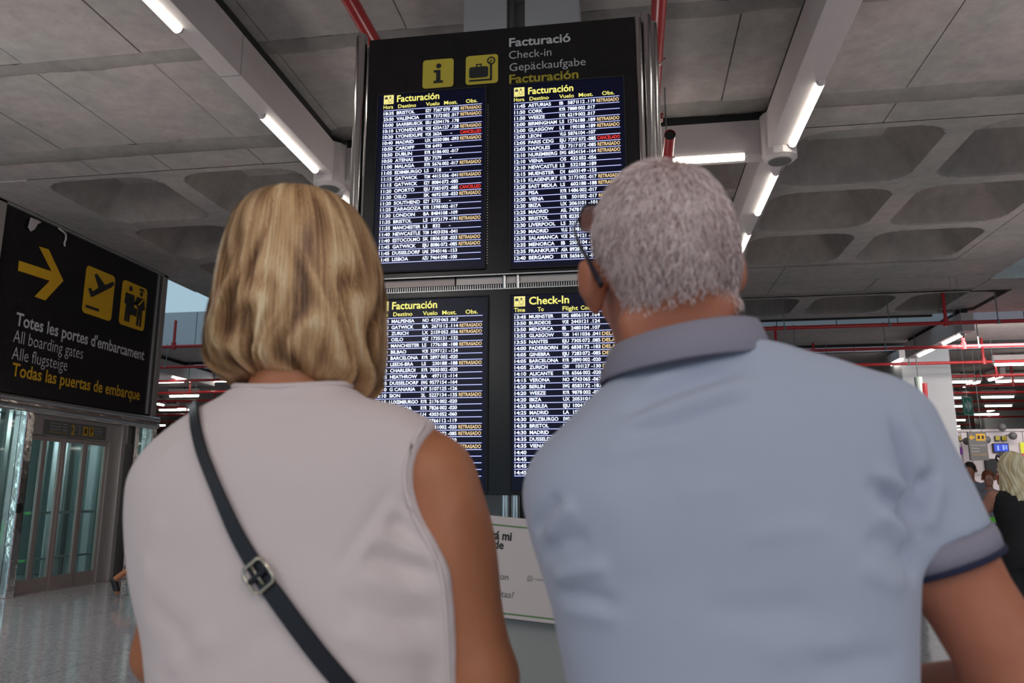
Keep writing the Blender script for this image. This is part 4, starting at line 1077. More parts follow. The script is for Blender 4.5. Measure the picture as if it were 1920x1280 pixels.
def add_hand(F, wr, d, pn, side, s=1.0):
    """wr wrist, d finger direction, pn palm normal (towards the palm), side=+1 thumb on d x pn"""
    wr = np.array(wr, float); d = np.array(d, float); d /= np.linalg.norm(d); pn = np.array(pn, float); pn -= d * (d @ pn); pn /= np.linalg.norm(pn)
    a = np.cross(d, pn) * side
    for t in (-.028, -.010, .010, .028): F.cap(wr + a * t * .6 * s, wr + d * .088 * s + a * t * s, .014 * s, .0115 * s, .008 * s)
    for t, L in ((.029, .068), (.010, .078), (-.010, .072), (-.028, .056)):
        p0 = wr + d * .088 * s + a * t * s; p1 = p0 + (d * .93 + pn * .35) * L * .5 * s; p2 = p1 + (d * .65 + pn * .76) * L * .5 * s
        F.cap(p0, p1, .0093 * s, .0085 * s, .002); F.cap(p1, p2, .0085 * s, .0072 * s, .001)
    p0 = wr + d * .025 * s + a * .030 * s; p1 = p0 + (d * .6 + a * .75 + pn * .2) * .040 * s; p2 = p1 + (d * .88 + a * .25 + pn * .35) * .032 * s
    F.cap(p0, p1, .013 * s, .0105 * s, .008 * s); F.cap(p1, p2, .0105 * s, .008 * s, .002)


def legs(F, J, s=1.0, k=.02):
    for sd in ('L', 'R'):
        h, kn, an = J['hip' + sd], J['kn' + sd], J['an' + sd]
        F.cap(h, kn, .082 * s, .055 * s, k); F.cap(kn, an, .052 * s, .036 * s, k)
        kn = np.array(kn); an = np.array(an); F.ell(kn * .65 + an * .35 + [0, -.015 * s, 0], (.045 * s, .05 * s, .11 * s), .02 * s)
        td = np.array(J.get('toe' + sd, (0, 1, 0)), float)
        F.cap(an + [0, 0, -.03 * s], an + td * .13 * s + [0, 0, -.058 * s], .036 * s, .026 * s, .02 * s)


def shoes(J, s, parent, m):
    for sd in ('L', 'R'):
        an = np.array(J['an' + sd], float); td = np.array(J.get('toe' + sd, (0, 1, 0)), float)
        F = Field(an + [-.3, -.3, -.15], an + [.3, .3, .1], .008)
        F.cap(an - td * .03 * s + [0, 0, -.045 * s], an + td * .15 * s + [0, 0, -.058 * s], .044 * s, .038 * s, .01, clip=[((0, 0, an[2] - .088 * s), (0, 0, -1)), ((0, 0, an[2] - .005 * s), (0, 0, 1))] if abs(td[2]) < .3 else None)
        V, Q = F.surf(); np_mesh('shoe', V, Q, m, parent)


def trousers(J, rows, s, parent, m, z1=.98, grow=.012, name='trousers', low=.11):
    xs = [J[k_][0] for k_ in J if k_[:2] in ('hi', 'kn', 'an')]
    ys = [J[k_][1] for k_ in J if k_[:2] in ('hi', 'kn', 'an')]
    F = Field((min(xs) - .25, min(ys) - .25, .02), (max(xs) + .25, max(ys) + .25, z1 + .06), .01)
    for sd in ('L', 'R'):
        h, kn, an = J['hip' + sd], J['kn' + sd], J['an' + sd]
        F.cap(h, kn, (.090 + grow) * s, (.064 + grow) * s, .02); F.cap(kn, an, (.062 + grow) * s, (.05 + grow) * s, .02, clip=[((0, 0, low * s), (0, 0, -1))])
    F.prof(rows, .03, 2.3, grow, z1=z1)
    V, Q = F.surf(); np_mesh(name, V, Q, m, parent)


def seg_fold(V, N, pts, amp, wd, back=True, ends=.25):
    """soft cloth ridge (amp>0) or groove (amp<0) along an x,z polyline on the back of the garment"""
    P = np.array(pts, float); out = np.zeros(len(V)); best = np.full(len(V), 9.0); tt = np.zeros(len(V)); L = 0
    tot = sum(np.linalg.norm(P[i + 1] - P[i]) for i in range(len(P) - 1))
    for i in range(len(P) - 1):
        d = P[i + 1] - P[i]; l = np.linalg.norm(d); q = V[:, [0, 2]] - P[i]
        t = np.clip((q @ d) / l ** 2, 0, 1); dist = np.linalg.norm(q - t[:, None] * d, axis=1)
        u = dist < best; best[u] = dist[u]; tt[u] = (L + t[u] * l) / tot; L += l
    tp = np.clip(np.minimum(tt, 1 - tt) / ends, .0, 1); tp = tp * tp * (3 - 2 * tp)
    out = amp * np.exp(-(best / wd) ** 2) * tp
    if back: out *= np.clip(-N[:, 1] * 2.0, 0, 1)
    return out


def band_ring(name, c, ax, r0, r1, wid, th, m, parent, seg=40, sx=1.0):
    """a short knitted band around an axis (cuffs)"""
    c = Vector(c); ax = Vector(ax).normalized(); s_ = ax.orthogonal().normalized(); u_ = ax.cross(s_)
    V = []; F = []
    prof = [(0, r0), (0, r0 + th), (wid * .5, (r0 + r1) / 2 + th * 1.25), (wid, r1 + th), (wid, r1), (wid * .5, (r0 + r1) / 2 - .001)]
    for k in range(seg):
        a = 2 * PI * k / seg
        for h, r in prof: V.append(c + ax * h + (s_ * math.cos(a) * sx + u_ * math.sin(a)) * r)
    n = len(prof)
    for k in range(seg):
        for j in range(n): F.append((k * n + j, ((k + 1) % seg) * n + j, ((k + 1) % seg) * n + (j + 1) % n, k * n + (j + 1) % n))
    o = pyobj(name, V, F, m, parent, True); return o


# ------------------------------------------------------------------ the woman (left foreground)
WX, WYY = -.46, 1.0
wom = thing('person', 'woman with blonde bob in white sleeveless top, seen from behind at left', 'person', (WX, WYY, 0))
J = dict(hipL=(-.09, .01, .88), knL=(-.10, .03, .48), anL=(-.10, 0, .09), hipR=(.09, .01, .88), knR=(.10, .03, .48), anR=(.11, 0, .09))
TW = [(.80, -.130, .225, .0, .13), (.88, -.140, .236, 0, .145), (.95, -.140, .238, 0, .145), (1.037, -.150, .238, .01, .135), (1.09, -.1625, .2345, .01, .135), (1.158, -.187, .228, .01, .135),
      (1.21, -.200, .214, .01, .132), (1.263, -.2094, .205, .01, .128), (1.307, -.208, .200, .01, .120), (1.345, -.189, .188, .01, .105), (1.375, -.1576, .165, .01, .088), (1.398, -.1235, .131, .012, .074),
      (1.412, -.100, .098, .014, .064), (1.428, -.085, .082, .016, .058)]
F = Field((-.38, -.28, 0), (.42, .48, 1.76), .006)
F.prof([(z, a + .014, b - .014, c, d - .014) for z, a, b, c, d in TW if z >= .8], .02, 2.4, z1=1.405)
F.cap((-.004, .014, 1.36), (-.008, .03, 1.50), .064, .058, .03)
F.cap((.15, .0, 1.325), (.200, -.002, 1.30), .064, .055, .03); F.cap((.200, -.002, 1.30), (.270, -.012, 1.06), .055, .046, .02)
F.ell((.229, -.006, 1.20), (.055, .058, .10), .03)
F.cap((.273, -.012, 1.06), (.12, .22, 1.02), .044, .030, .015)
F.cap((-.12, .03, 1.32), (-.155, .04, 1.29), .056, .052, .03); F.cap((-.155, .04, 1.29), (-.200, .07, 1.06), .050, .040, .02)
F.cap((-.200, .07, 1.06), (-.09, .25, 1.04), .040, .029, .015)
add_hand(F, (.12, .22, 1.02), (-.9, .35, .15), (0, -.3, .9), -1, .95); add_hand(F, (-.09, .25, 1.04), (.9, .3, .15), (0, -.3, .9), 1, .95)
RW = rot(.02, .20, .0); HC = np.array((-.010, .045, 1.60)); add_head(F, HC, RW, .98)
legs(F, J)
V, Q = F.surf(); np_mesh('body', V, Q, M['tan_skin'], wom); add_eyes(HC, RW, .98, wom)
# sleeveless top
F = Field((-.34, -.24, .76), (.36, .26, 1.46), .0055)
F.prof(TW, .0, 2.7, z0=.80, z1=1.423)
F.cap((.14, .0, 1.327), (.200, -.002, 1.305), .070, .063, .03); F.cap((.195, -.002, 1.30), (.270, -.012, 1.06), .063, .054, .02); F.ell((.229, -.006, 1.20), (.063, .067, .11), .03)
xa = smooth_interp(F.ax[2], np.array([.76, 1.08, 1.12, 1.159, 1.194, 1.223, 1.2535, 1.297, 1.328, 1.361, 1.40]), np.array([.246, .246, .2455, .243, .238, .223, .203, .190, .192, .203, .215]))
F.F = np.maximum(F.F, (F.ax[0][:, None, None] - xa[None, None, :] + .25 * np.maximum(F.ax[1], -.02)[None, :, None]).astype(np.float32))   # armhole cut
V, Q = F.surf(); V = relaxed(V, Q, 2); N = vnormals(V, Q)
X = lambda u, v: (onY(u, v, .88).x - WX, onY(u, v, .88).z)
D = np.zeros(len(V))
for pts, a, wd in [([(742, 895), (700, 985), (640, 1090)], .0030, .0075), ([(720, 900), (678, 985), (618, 1088)], -.0030, .009),
                   ([(690, 965), (760, 1000), (835, 1018)], -.0060, .0085), ([(700, 945), (770, 978), (830, 985)], .0045, .009), ([(672, 1000), (745, 1035), (835, 1050)], .0060, .010),
                   ([(660, 1035), (740, 1070), (835, 1085)], -.0060, .010), ([(650, 1070), (730, 1110), (840, 1125)], .005, .011), ([(640, 1120), (720, 1165), (840, 1180)], -.0045, .012),
                   ([(720, 930), (760, 955), (790, 962)], -.004, .007), ([(600, 1160), (700, 1220), (830, 1250)], .0035, .013), ([(640, 1100), (655, 1150), (640, 1200)], -.003, .010),
                   ([(250, 1120), (330, 1180), (380, 1270)], -.003, .014), ([(300, 960), (260, 1040), (262, 1110)], .003, .014), ([(250, 880), (300, 830), (370, 800)], .0025, .010),
                   ([(440, 745), (500, 770), (560, 745)], -.002, .012), ([(420, 1180), (350, 1230), (300, 1275)], .0035, .014), ([(560, 1150), (480, 1200), (400, 1280)], -.0025, .018),
                   ([(760, 800), (735, 840), (735, 900)], -.0025, .007), ([(700, 770), (740, 800), (760, 830)], .002, .008)]:
    D += seg_fold(V, N, [X(*p) for p in pts], a, wd)
D += .0012 * np.sin(V[:, 0] * 38 + V[:, 2] * 21) * np.sin(V[:, 2] * 33 - V[:, 0] * 12)
D *= np.clip((np.interp(V[:, 2], F.ax[2], xa) - V[:, 0]) / .03, 0, 1)
V = V + N * D[:, None]
np_mesh('sleeveless_top', V, Q, M['white_knit'], wom, 0)
def back_y(x, z, rows=TW, n=2.7, off=.006):
    A = np.array(rows); g = [float(smooth_interp(np.array([z]), A[:, 0], A[:, i])[0]) for i in range(1, 5)]
    a = (g[1] - g[0]) / 2; cx = (g[0] + g[1]) / 2; t = min(abs((x - cx) / a), .999)
    return g[2] - g[3] * (1 - t ** n) ** (1 / n) - off
# hems of the top
pts = []
for z_ in np.linspace(1.370, 1.02, 38):
    x_ = float(np.interp(z_, F.ax[2], xa)); pts.append(x_)
zl_ = np.linspace(1.370, 1.02, 38); ahp = []
for x_, z_ in zip(pts, zl_):
    m_ = (abs(V[:, 2] - z_) < .006) & (abs(V[:, 0] - x_) < .012) & (V[:, 1] < .02)
    if m_.any(): ahp.append((x_ - .003, V[m_, 1].min() + .0012, z_))
for _ in range(3): ahp = [ahp[0]] + [tuple((np.array(ahp[i - 1]) + 2 * np.array(ahp[i]) + np.array(ahp[i + 1])) / 4) for i in range(1, len(ahp) - 1)] + [ahp[-1]]
Vh, Fh = tube_pts(ahp, .0034, 8); pyobj('armhole_hem', Vh, Fh, M['white_knit'], wom, True)
pts = []
for k in range(40):
    a = 2 * PI * k / 40; pts.append((-.0025 + .084 * math.cos(a), .016 + .060 * math.sin(a), 1.424 + .004 * math.cos(2 * a)))
V, Fc = tube_pts(pts, .0045, 8, True); pyobj('neck_hem', V, Fc, M['white_knit'], wom, True)
trousers(J, [(.78, -.16, .19, 0, .12), (.88, -.18, .20, 0, .13), (.98, -.17, .2, 0, .12)], 1, wom, M['denim']); shoes(J, 1, wom, M['shoe'])

# crossbody bag: strap, buckle, bag at the far hip
bag = thing('crossbody_bag', 'black leather crossbody bag strap with metal buckle over white top', 'bag', (WX, WYY, 0))
sp = [(362, 762), (366, 800), (377, 845), (394, 890), (415, 940), (442, 1000), (470, 1050), (490, 1082), (520, 1125), (560, 1180), (600, 1232), (645, 1285), (700, 1345), (760, 1420)]
pts = []; nr = []
for u, v in sp:
    p = onY(u, v, .885); x, z = p.x - WX, min(p.z, 1.412)
    for _ in range(3):
        y = back_y(x, z, off=.007); p = onY(u, v, WYY + y); x, z = p.x - WX, min(p.z, 1.414)
    pts.append(Vector((x, y, z))); nr.append(Vector((.0, -1, .0)))
front = [Vector((-.145, .0, 1.404)), Vector((-.14, .06, 1.398))]
pts = [Vector((-.10, .135, 1.32)), front[1], front[0]] + pts[0:]
nr = [Vector((0, .8, .6)), Vector((0, .5, .85)), Vector((0, -.2, .98))] + nr
pts = [p for i, p in enumerate(pts)]
def ribbon(pts, nr, wd, th):
    V = []; F = []
    for i, p in enumerate(pts):
        a = pts[max(i - 1, 0)]; b = pts[min(i + 1, len(pts) - 1)]; t = (b - a).normalized(); n = nr[i]; n = (n - t * n.dot(t)).normalized(); s_ = t.cross(n)
        w_ = wd[i] if hasattr(wd, '__len__') else wd
        for su, sn in ((-1, -.5), (-.85, .5), (.85, .5), (1, -.5)): V.append(p + s_ * (su * w_ / 2) + n * (sn * th))
    for i in range(len(pts) - 1):
        for k in range(4): F.append((i * 4 + k, i * 4 + (k + 1) % 4, (i + 1) * 4 + (k + 1) % 4, (i + 1) * 4 + k))
    F.append((0, 1, 2, 3)); F.append(tuple(len(V) - 1 - k for k in range(4))); return V, F
def resample(P, n):
    P = [np.array(p) for p in P]; A = np.array(P); d = np.r_[0, np.cumsum(np.linalg.norm(np.diff(A, axis=0), axis=1))]; t = np.linspace(0, d[-1], n)
    return [Vector([float(smooth_interp(np.array([q]), d, A[:, i])[0]) for i in range(3)]) for q in t]
n_ = 90; rp = resample(pts, n_); rn = []
for p in rp:
    k_ = min(range(len(pts) - 1), key=lambda i: (p - pts[i]).length + (p - pts[i + 1]).length - (pts[i] - pts[i + 1]).length); f_ = (p - pts[k_]).length / max((p - pts[k_]).length + (p - pts[k_ + 1]).length, 1e-6)
    rn.append(nr[k_].lerp(nr[k_ + 1], f_).normalized())
wd = [.0155 + .0075 * min(max((i / n_ - .5) / .2, 0), 1) for i in range(n_)]
V, Fc = ribbon(rp, rn, wd, .003); o = pyobj('strap', V, Fc, M['leather'], bag)
smooth_angle(o, 50)
bi = min(range(n_), key=lambda i: (rp[i] - pts[3 + 7]).length); t_ = (rp[bi + 1] - rp[bi - 1]).normalized(); nn = (rn[bi] - t_ * rn[bi].dot(t_)).normalized(); s_ = t_.cross(nn)
q = rp[bi] + nn * .005
ring = [q + s_ * (a * .0145) + t_ * (b * .0165) for a, b in ((-1, -.7), (-.7, -1), (.7, -1), (1, -.7), (1, .7), (.7, 1), (-.7, 1), (-1, .7))]
V, Fc = tube_pts(ring, .0022, 8, True, normals=[nn] * 8); pyobj('buckle', V, Fc, M['buckle'], bag, True)
V, Fc = tube_pts([q - t_ * .015, q + nn * .002, q + t_ * .012], .0016, 6, normals=[nn] * 3); pyobj('buckle_pin', V, Fc, M['buckle'], bag, True)
obj('strap_keeper', (lambda b: b)(cyl(bmesh.new(), q - s_ * .013, q + s_ * .013, .004, seg=8)), M['leather'], bag)
bm = bx(.255, .33, -.13, .13, .68, .86, .02); obj('bag_body', bm, M['leather'], bag, True)
V, Fc = ribbon([rp[-1], Vector((.24, -.13, .98)), Vector((.29, -.12, .85))], [Vector((0, -1, 0)), Vector((.4, -.9, 0)), Vector((1, -.5, 0))], .022, .003); pyobj('strap_end', V, Fc, M['leather'], bag)
V, Fc = ribbon([rp[0], Vector((.0, .16, 1.2)), Vector((.16, .17, 1.0)), Vector((.295, .12, .85))], [Vector((0, 1, 0))] * 3 + [Vector((1, .5, 0))], .022, .003); pyobj('strap_front', V, Fc, M['leather'], bag)

# bob haircut: lock-shaped shell + strand ribbons
HX0 = -.012
HR = [(1.428, -.100, .075), (1.45, -.1344, .108), (1.470, -.140, .113), (1.495, -.141, .1145), (1.530, -.1373, .113), (1.571, -.133, .108), (1.611, -.129, .102), (1.658, -.1205, .088), (1.69, -.110, .068), (1.710, -.092, .047), (1.722, -.068, .022), (1.728, -.040, -.005)]
HA = np.array(HR)
def hair_ab(z):
    zl = smooth_interp(z, HA[:, 0], HA[:, 1]); zr = smooth_interp(z, HA[:, 0], HA[:, 2])
    return (zl + zr) / 2, (zr - zl) / 2
HYc = .045
def hair_point(phi, z, wob=1.0):
    """phi 0 = straight back, +-pi/2 = the sides"""
    cx, a = hair_ab(z); t = np.clip((1.728 - z) / .30, 0, 1)
    b = a * (.98 - .16 * np.clip((1.55 - z) / .12, 0, 1))
    ph = phi + wob * ((.20 * t ** 1.1 + .02) * np.sin(2 * PI * (1.728 - z) / .155 + 2.6 * np.sin(phi * 3.1 + .6) + 1.1) + .03 * t * np.sin(phi * 13 + z * 30))
    lk = (np.sin(ph * 11 + 2.0 * np.sin(z * 26)) * .45 + np.sin(ph * 19 + 1.7 + z * 14) * .33 + np.sin(ph * 31 + 4 + z * 9) * .22)
    rr = 1 + lk * (.008 + .070 * t ** 1.1) * wob - .030 * t
    x = cx + np.sin(phi) * a * rr; y = HYc - np.cos(phi) * b * rr
    return x, y, lk
nph, nz = 300, 110; zs = 1.728 - (np.linspace(0, 1, nz) ** 1.25) * (1.728 - 1.437)
PH = np.linspace(-2.1, 2.1, nph); V = []; T = []
for j, z in enumerate(zs):
    zz_ = z + .012 * np.sin(PH * 2.0 + .9) * (j / nz) ** 3 - .016 * np.sin(PH) * (j / nz) ** 3
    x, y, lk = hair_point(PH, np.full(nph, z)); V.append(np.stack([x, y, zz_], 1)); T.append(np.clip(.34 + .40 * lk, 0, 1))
# close the underside inwards
for q_, dz in ((.86, -.010), (.70, -.004), (.52, .012)):
    x, y, lk = hair_point(PH, np.full(nph, zs[-1])); cx = HX0
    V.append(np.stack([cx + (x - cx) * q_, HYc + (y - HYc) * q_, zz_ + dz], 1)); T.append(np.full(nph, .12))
V = np.concatenate(V); T = np.concatenate(T); nr_ = nz + 3; Q = []
for j in range(nr_ - 1):
    a = np.arange(nph - 1) + j * nph; Q.append(np.stack([a, a + nph, a + nph + 1, a + 1], 1))
Q = np.concatenate(Q)
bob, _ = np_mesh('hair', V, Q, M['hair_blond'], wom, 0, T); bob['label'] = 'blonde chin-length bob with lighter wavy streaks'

def strands(name, n, fn, width, steps, material, parent):
    """thin flat ribbons: fn(i) -> (steps,3) points, (steps,3) normals, tint"""
    V = []; Q = []; T = []
    for i in range(n):
        r_ = fn(i)
        if r_ is None: continue
        P, Nn, t = r_; P = np.asarray(P); m = len(P); tg = np.gradient(P, axis=0); s_ = np.cross(tg, Nn); s_ /= np.maximum(np.linalg.norm(s_, axis=1), 1e-9)[:, None]
        wv = width * np.clip(np.minimum(np.linspace(.6, 1.3, m), np.linspace(1.6, .25, m) * 1.0), .15, 1)[:, None]
        b = sum(len(v) for v in V) if False else strands.c
        V.append(P - s_ * wv / 2); V.append(P + s_ * wv / 2); a = np.arange(m - 1)
        Q.append(np.stack([b + a, b + m + a, b + m + a + 1, b + a + 1], 1)); T.append(np.full(2 * m, t) if np.ndim(t) == 0 else np.r_[t, t]); strands.c += 2 * m
    strands.c = 0
    o, _ = np_mesh(name, np.concatenate(V), np.concatenate(Q), material, parent, 0, np.concatenate(T)); o['kind'] = 'stuff'; return o
strands.c = 0
rs = np.random.default_rng(3)
def bob_strand(i):
    ph = rs.uniform(-2.05, 2.05); zt = 1.7275 - abs(rs.normal(0, .05)) if rs.random() < .75 else rs.uniform(1.5, 1.7)
    lowz = 1.437 + rs.uniform(-.008, .02) ; m = 20
    if zt < lowz + .04: return None
    z = zt - (np.linspace(0, 1, m) ** 1.15) * (zt - lowz); ph_ = ph + rs.normal(0, .02) * np.linspace(0, 1, m)
    x, y, lk = hair_point(ph_, z); s_ = np.linspace(0, 1, m)
    lift = rs.uniform(.0005, .0035) + (rs.random() < .04) * rs.uniform(0, .006) * s_
    nx, ny = np.sin(ph_), -np.cos(ph_); tk = np.clip((z - 1.66) / .07, 0, 1); nz_ = tk
    cur = np.clip((s_ - .9) / .1, 0, 1) ** 2 * .006
    P = np.stack([x + nx * (lift - cur), y + ny * (lift - cur), z + lift * nz_ * .7 + .012 * np.sin(ph_ * 2 + .9) * s_ ** 3 - .016 * np.sin(ph_) * s_ ** 3], 1)
    Nn = np.stack([nx, ny, nz_], 1)
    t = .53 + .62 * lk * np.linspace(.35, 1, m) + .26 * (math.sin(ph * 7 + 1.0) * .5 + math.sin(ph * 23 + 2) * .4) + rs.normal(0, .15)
    return P, Nn, np.clip(t, 0, 1)
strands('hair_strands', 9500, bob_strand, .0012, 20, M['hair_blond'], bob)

# ------------------------------------------------------------------ the man (right foreground)
MX, MYY = .10, .915
man = thing('person', 'grey-haired man in light blue polo shirt, seen from behind at right', 'person', (MX, MYY, 0))
J = dict(hipL=(-.09, .01, .88), knL=(-.10, .03, .47), anL=(-.10, 0, .09), hipR=(.09, .01, .88), knR=(.11, .03, .47), anR=(.12, 0, .09))
TM = [(.80, -.170, .150, .0, .13), (.90, -.1714, .156, 0, .14), (.98, -.171, .164, .0, .14), (1.076, -.1745, .1796, 0, .132), (1.12, -.185, .186, 0, .13), (1.165, -.1935, .1907, 0, .13), (1.20, -.205, .1944, 0, .13),
      (1.235, -.217, .198, 0, .13), (1.278, -.2245, .200, 0, .128), (1.31, -.218, .2018, 0, .123), (1.335, -.2028, .2017, 0, .117), (1.36, -.1768, .199, 0, .108), (1.387, -.1475, .190, 0, .096), (1.41, -.1222, .168, 0, .082), (1.425, -.1125, .138, 0, .074), (1.438, -.105, .100, 0, .068), (1.452, -.085, .062, .0, .062)]
SHR, ELR, WRR = np.array((.176, .0, 1.345)), np.array((.288, -.02, 1.08)), np.array((.16, .20, 1.02))
dR = np.array((.098, -.012, -.265)); dR /= np.linalg.norm(dR)
SHL, ELL, WRL = np.array((-.145, .045, 1.31)), np.array((-.120, .19, 1.10)), np.array((.0, .31, 1.06))
F = Field((-.34, -.30, 0), (.42, .52, 1.70), .006)
F.prof([(z, a + .014, b - .014, c, d - .012) for z, a, b, c, d in TM], .02, 2.4, z1=1.42)
F.cap((-.03, .005, 1.38), (-.046, .01, 1.50), .064, .062, .03)
F.cap(SHR, SHR + dR * .14, .048, .046, .02); F.cap(SHR + dR * .14, ELR, .046, .047, .02); F.cap(ELR, WRR, .045, .031, .015); F.cap(SHL, ELL, .056, .044, .02); F.cap(ELL, WRL, .043, .03, .015)
add_hand(F, WRR, (-.85, .45, .2), (0, -.3, .9), -1); add_hand(F, WRL, (.9, .2, .1), (0, -.3, .9), 1)
RM = rot(.31, .16, -.11); HM = np.array((-.057, .022, 1.557)); add_head(F, HM, RM, 1.03, .985)
# nape folds
F.cap((-.095, -.035, 1.474), (.012, -.035, 1.490), .016, .016, .012); F.cap((-.09, -.032, 1.452), (.005, -.034, 1.466), .016, .016, .012)
legs(F, J)
V, Q = F.surf(); body_o, VB = np_mesh('body', V, Q, M['red_skin'], man); add_eyes(HM, RM, 1.03, man); NB = vnormals(VB, Q); QB = Q
# polo shirt
F = Field((-.36, -.28, .76), (.42, .34, 1.50), .0055)
F.prof(TM, .0, 2.6, z0=.80, z1=1.447)
hemR = SHR + dR * .124
F.cap(SHR + [.0, 0, -.0], SHR + dR * .23, .063, .054, .028, clip=[(hemR, dR)])
dL = ELL - SHL; dL /= np.linalg.norm(dL); hemL = SHL + dL * .17
F.cap(SHL, SHL + dL * .23, .060, .060, .022, clip=[(hemL, dL)])
V, Q = F.surf(); V = relaxed(V, Q, 2); N = vnormals(V, Q)
X = lambda u, v: (onY(u, v, .80).x - MX, onY(u, v, .80).z)
D = np.zeros(len(V))
for pts, a, wd in [([(1150, 790), (1235, 735), (1330, 700), (1420, 672)], -.0055, .010), ([(1130, 815), (1230, 770), (1340, 735), (1450, 705)], .0045, .011), ([(1150, 815), (1260, 800), (1370, 760), (1430, 735)], -.0045, .009),
                   ([(1180, 720), (1280, 685), (1400, 660)], .0035, .008), ([(1100, 860), (1200, 835), (1300, 805)], .0025, .012),
                   ([(1640, 880), (1695, 905), (1726, 935)], .005, .0075), ([(1625, 900), (1685, 928), (1722, 960)], -.0055, .008), ([(1640, 955), (1695, 985), (1726, 1030)], .0055, .009), ([(1655, 925), (1700, 955), (1728, 990)], -.005, .008),
                   ([(1620, 1000), (1680, 1030), (1722, 1075)], -.004, .010), ([(1600, 1055), (1660, 1085), (1720, 1110)], .003, .011),
                   ([(1690, 760), (1712, 830), (1728, 900), (1731, 980), (1732, 1075)], -.0095, .0065), ([(1728, 950), (1733, 1010), (1733, 1080), (1732, 1110)], -.008, .008), ([(1722, 745), (1745, 830), (1748, 900)], .003, .008),
                   ([(1775, 870), (1756, 930), (1742, 985)], -.007, .007), ([(1800, 880), (1785, 950), (1770, 1010)], .0045, .010), ([(1745, 800), (1765, 850), (1770, 900)], .0035, .007),
                   ([(990, 1010), (1015, 965), (1050, 925)], -.005, .008), ([(1010, 1020), (1040, 975), (1085, 940)], .005, .009), ([(1005, 1060), (1050, 1020), (1110, 1000)], -.004, .009),
                   ([(1022, 1098), (1070, 1075), (1150, 1060)], .005, .009), ([(1025, 1120), (1090, 1120), (1170, 1135)], -.0045, .009), ([(1035, 1150), (1100, 1150), (1180, 1160)], .003, .011),
                   ([(1380, 1010), (1480, 990), (1570, 985)], .0018, .010), ([(1300, 1140), (1420, 1145), (1540, 1125)], -.0022, .014), ([(1400, 1230), (1500, 1200), (1640, 1215)], .0028, .016), ([(1500, 1260), (1600, 1235), (1720, 1250)], -.003, .014), ([(1260, 930), (1340, 915), (1400, 920)], .0015, .012),
                   ([(1110, 900), (1180, 1000), (1200, 1100)], .0018, .03), ([(1520, 760), (1560, 900), (1540, 1020)], -.002, .04)]:
    D += seg_fold(V, N, [X(*p) for p in pts], a * 1.35, wd * .95)
D += .0012 * np.sin(V[:, 0] * 30 + V[:, 2] * 24) * np.sin(V[:, 2] * 29 - V[:, 0] * 15)
V = V + N * D[:, None]
np_mesh('polo_shirt', V, Q, M['blue_knit'], man, 0)
band_ring('sleeve_cuff', Vector(hemR - dR * .003), dR, .0555, .0545, .024, .005, M['grey_rib'], man)['label'] = 'grey ribbed sleeve band'
band_ring('cuff_stripe', Vector(hemR + dR * .020), dR, .0548, .0545, .006, .0058, M['navy_trim'], man)['label'] = 'navy edge of the sleeve band'
band_ring('sleeve_cuff', Vector(hemL - dL * .002), dL, .055, .055, .028, .006, M['grey_rib'], man); band_ring('cuff_stripe', Vector(hemL + dL * .026), dL, .055, .055, .007, .0068, M['navy_trim'], man)
# ribbed collar, standing and folded over
seg = 64; V = []; Fc = []; cc = Vector((-.034, .0, 0))
for k in range(seg + 1):
    a = -PI / 2 + 2 * PI * k / seg; fr = max(math.sin(a), 0)
    tilt = .014 * math.cos(a); dz = -.045 * fr ** 3
    prof = [(.079, .076, 1.428), (.079, .074, 1.458), (.0815, .078, 1.464), (.087, .084, 1.462), (.094, .090, 1.444), (.101, .096, 1.424), (.099, .094, 1.421), (.090, .086, 1.44)]
    for rx, ry, z in prof: V.append((cc.x + rx * math.cos(a), cc.y + ry * math.sin(a) + (.02 if fr > 0 else 0) * fr, z + tilt + dz))
n = 8
for k in range(seg):
    for j in range(n): Fc.append((k * n + j, (k + 1) * n + j, (k + 1) * n + (j + 1) % n, k * n + (j + 1) % n))
pyobj('collar', V, Fc, M['grey_rib'], man, True)['label'] = 'grey ribbed polo collar'
trousers(J, [(.78, -.16, .16, 0, .12), (.88, -.17, .175, 0, .13), (.98, -.165, .175, 0, .125)], 1, man, M['beige']); shoes(J, 1, man, M['shoe'])
# short grey hair grown from the scalp
loc = (VB - HM) @ RM / 1.03
side = np.abs(loc[:, 0])
line = np.where(loc[:, 1] < -.02, -.050 - .75 * np.clip(loc[:, 0] - .03, 0, .045) - .3 * np.clip(-loc[:, 0] - .03, 0, .03) + .004 * np.sin(loc[:, 0] * 60), np.where(loc[:, 1] < .045, .004 - .10 * np.clip(loc[:, 1] - .0, 0, 1), .055))
line = np.where((loc[:, 1] >= -.045) & (loc[:, 1] < .0) & (side > .05), -.012, line)
ok = (loc[:, 2] > line) & (np.linalg.norm(loc - [0, -.01, .01], axis=1) < .16) & ~((side > .079) & (loc[:, 2] < .020) & (loc[:, 1] > -.045))
cand = np.argwhere(ok)[:, 0]; rs = np.random.default_rng(11)
SV = VB[cand]; SN = NB[cand]; SL = loc[cand]; depth = np.clip((SL[:, 2] - line[cand]) / .05, 0, 1)
crown = np.array((.012, -.045, .112))
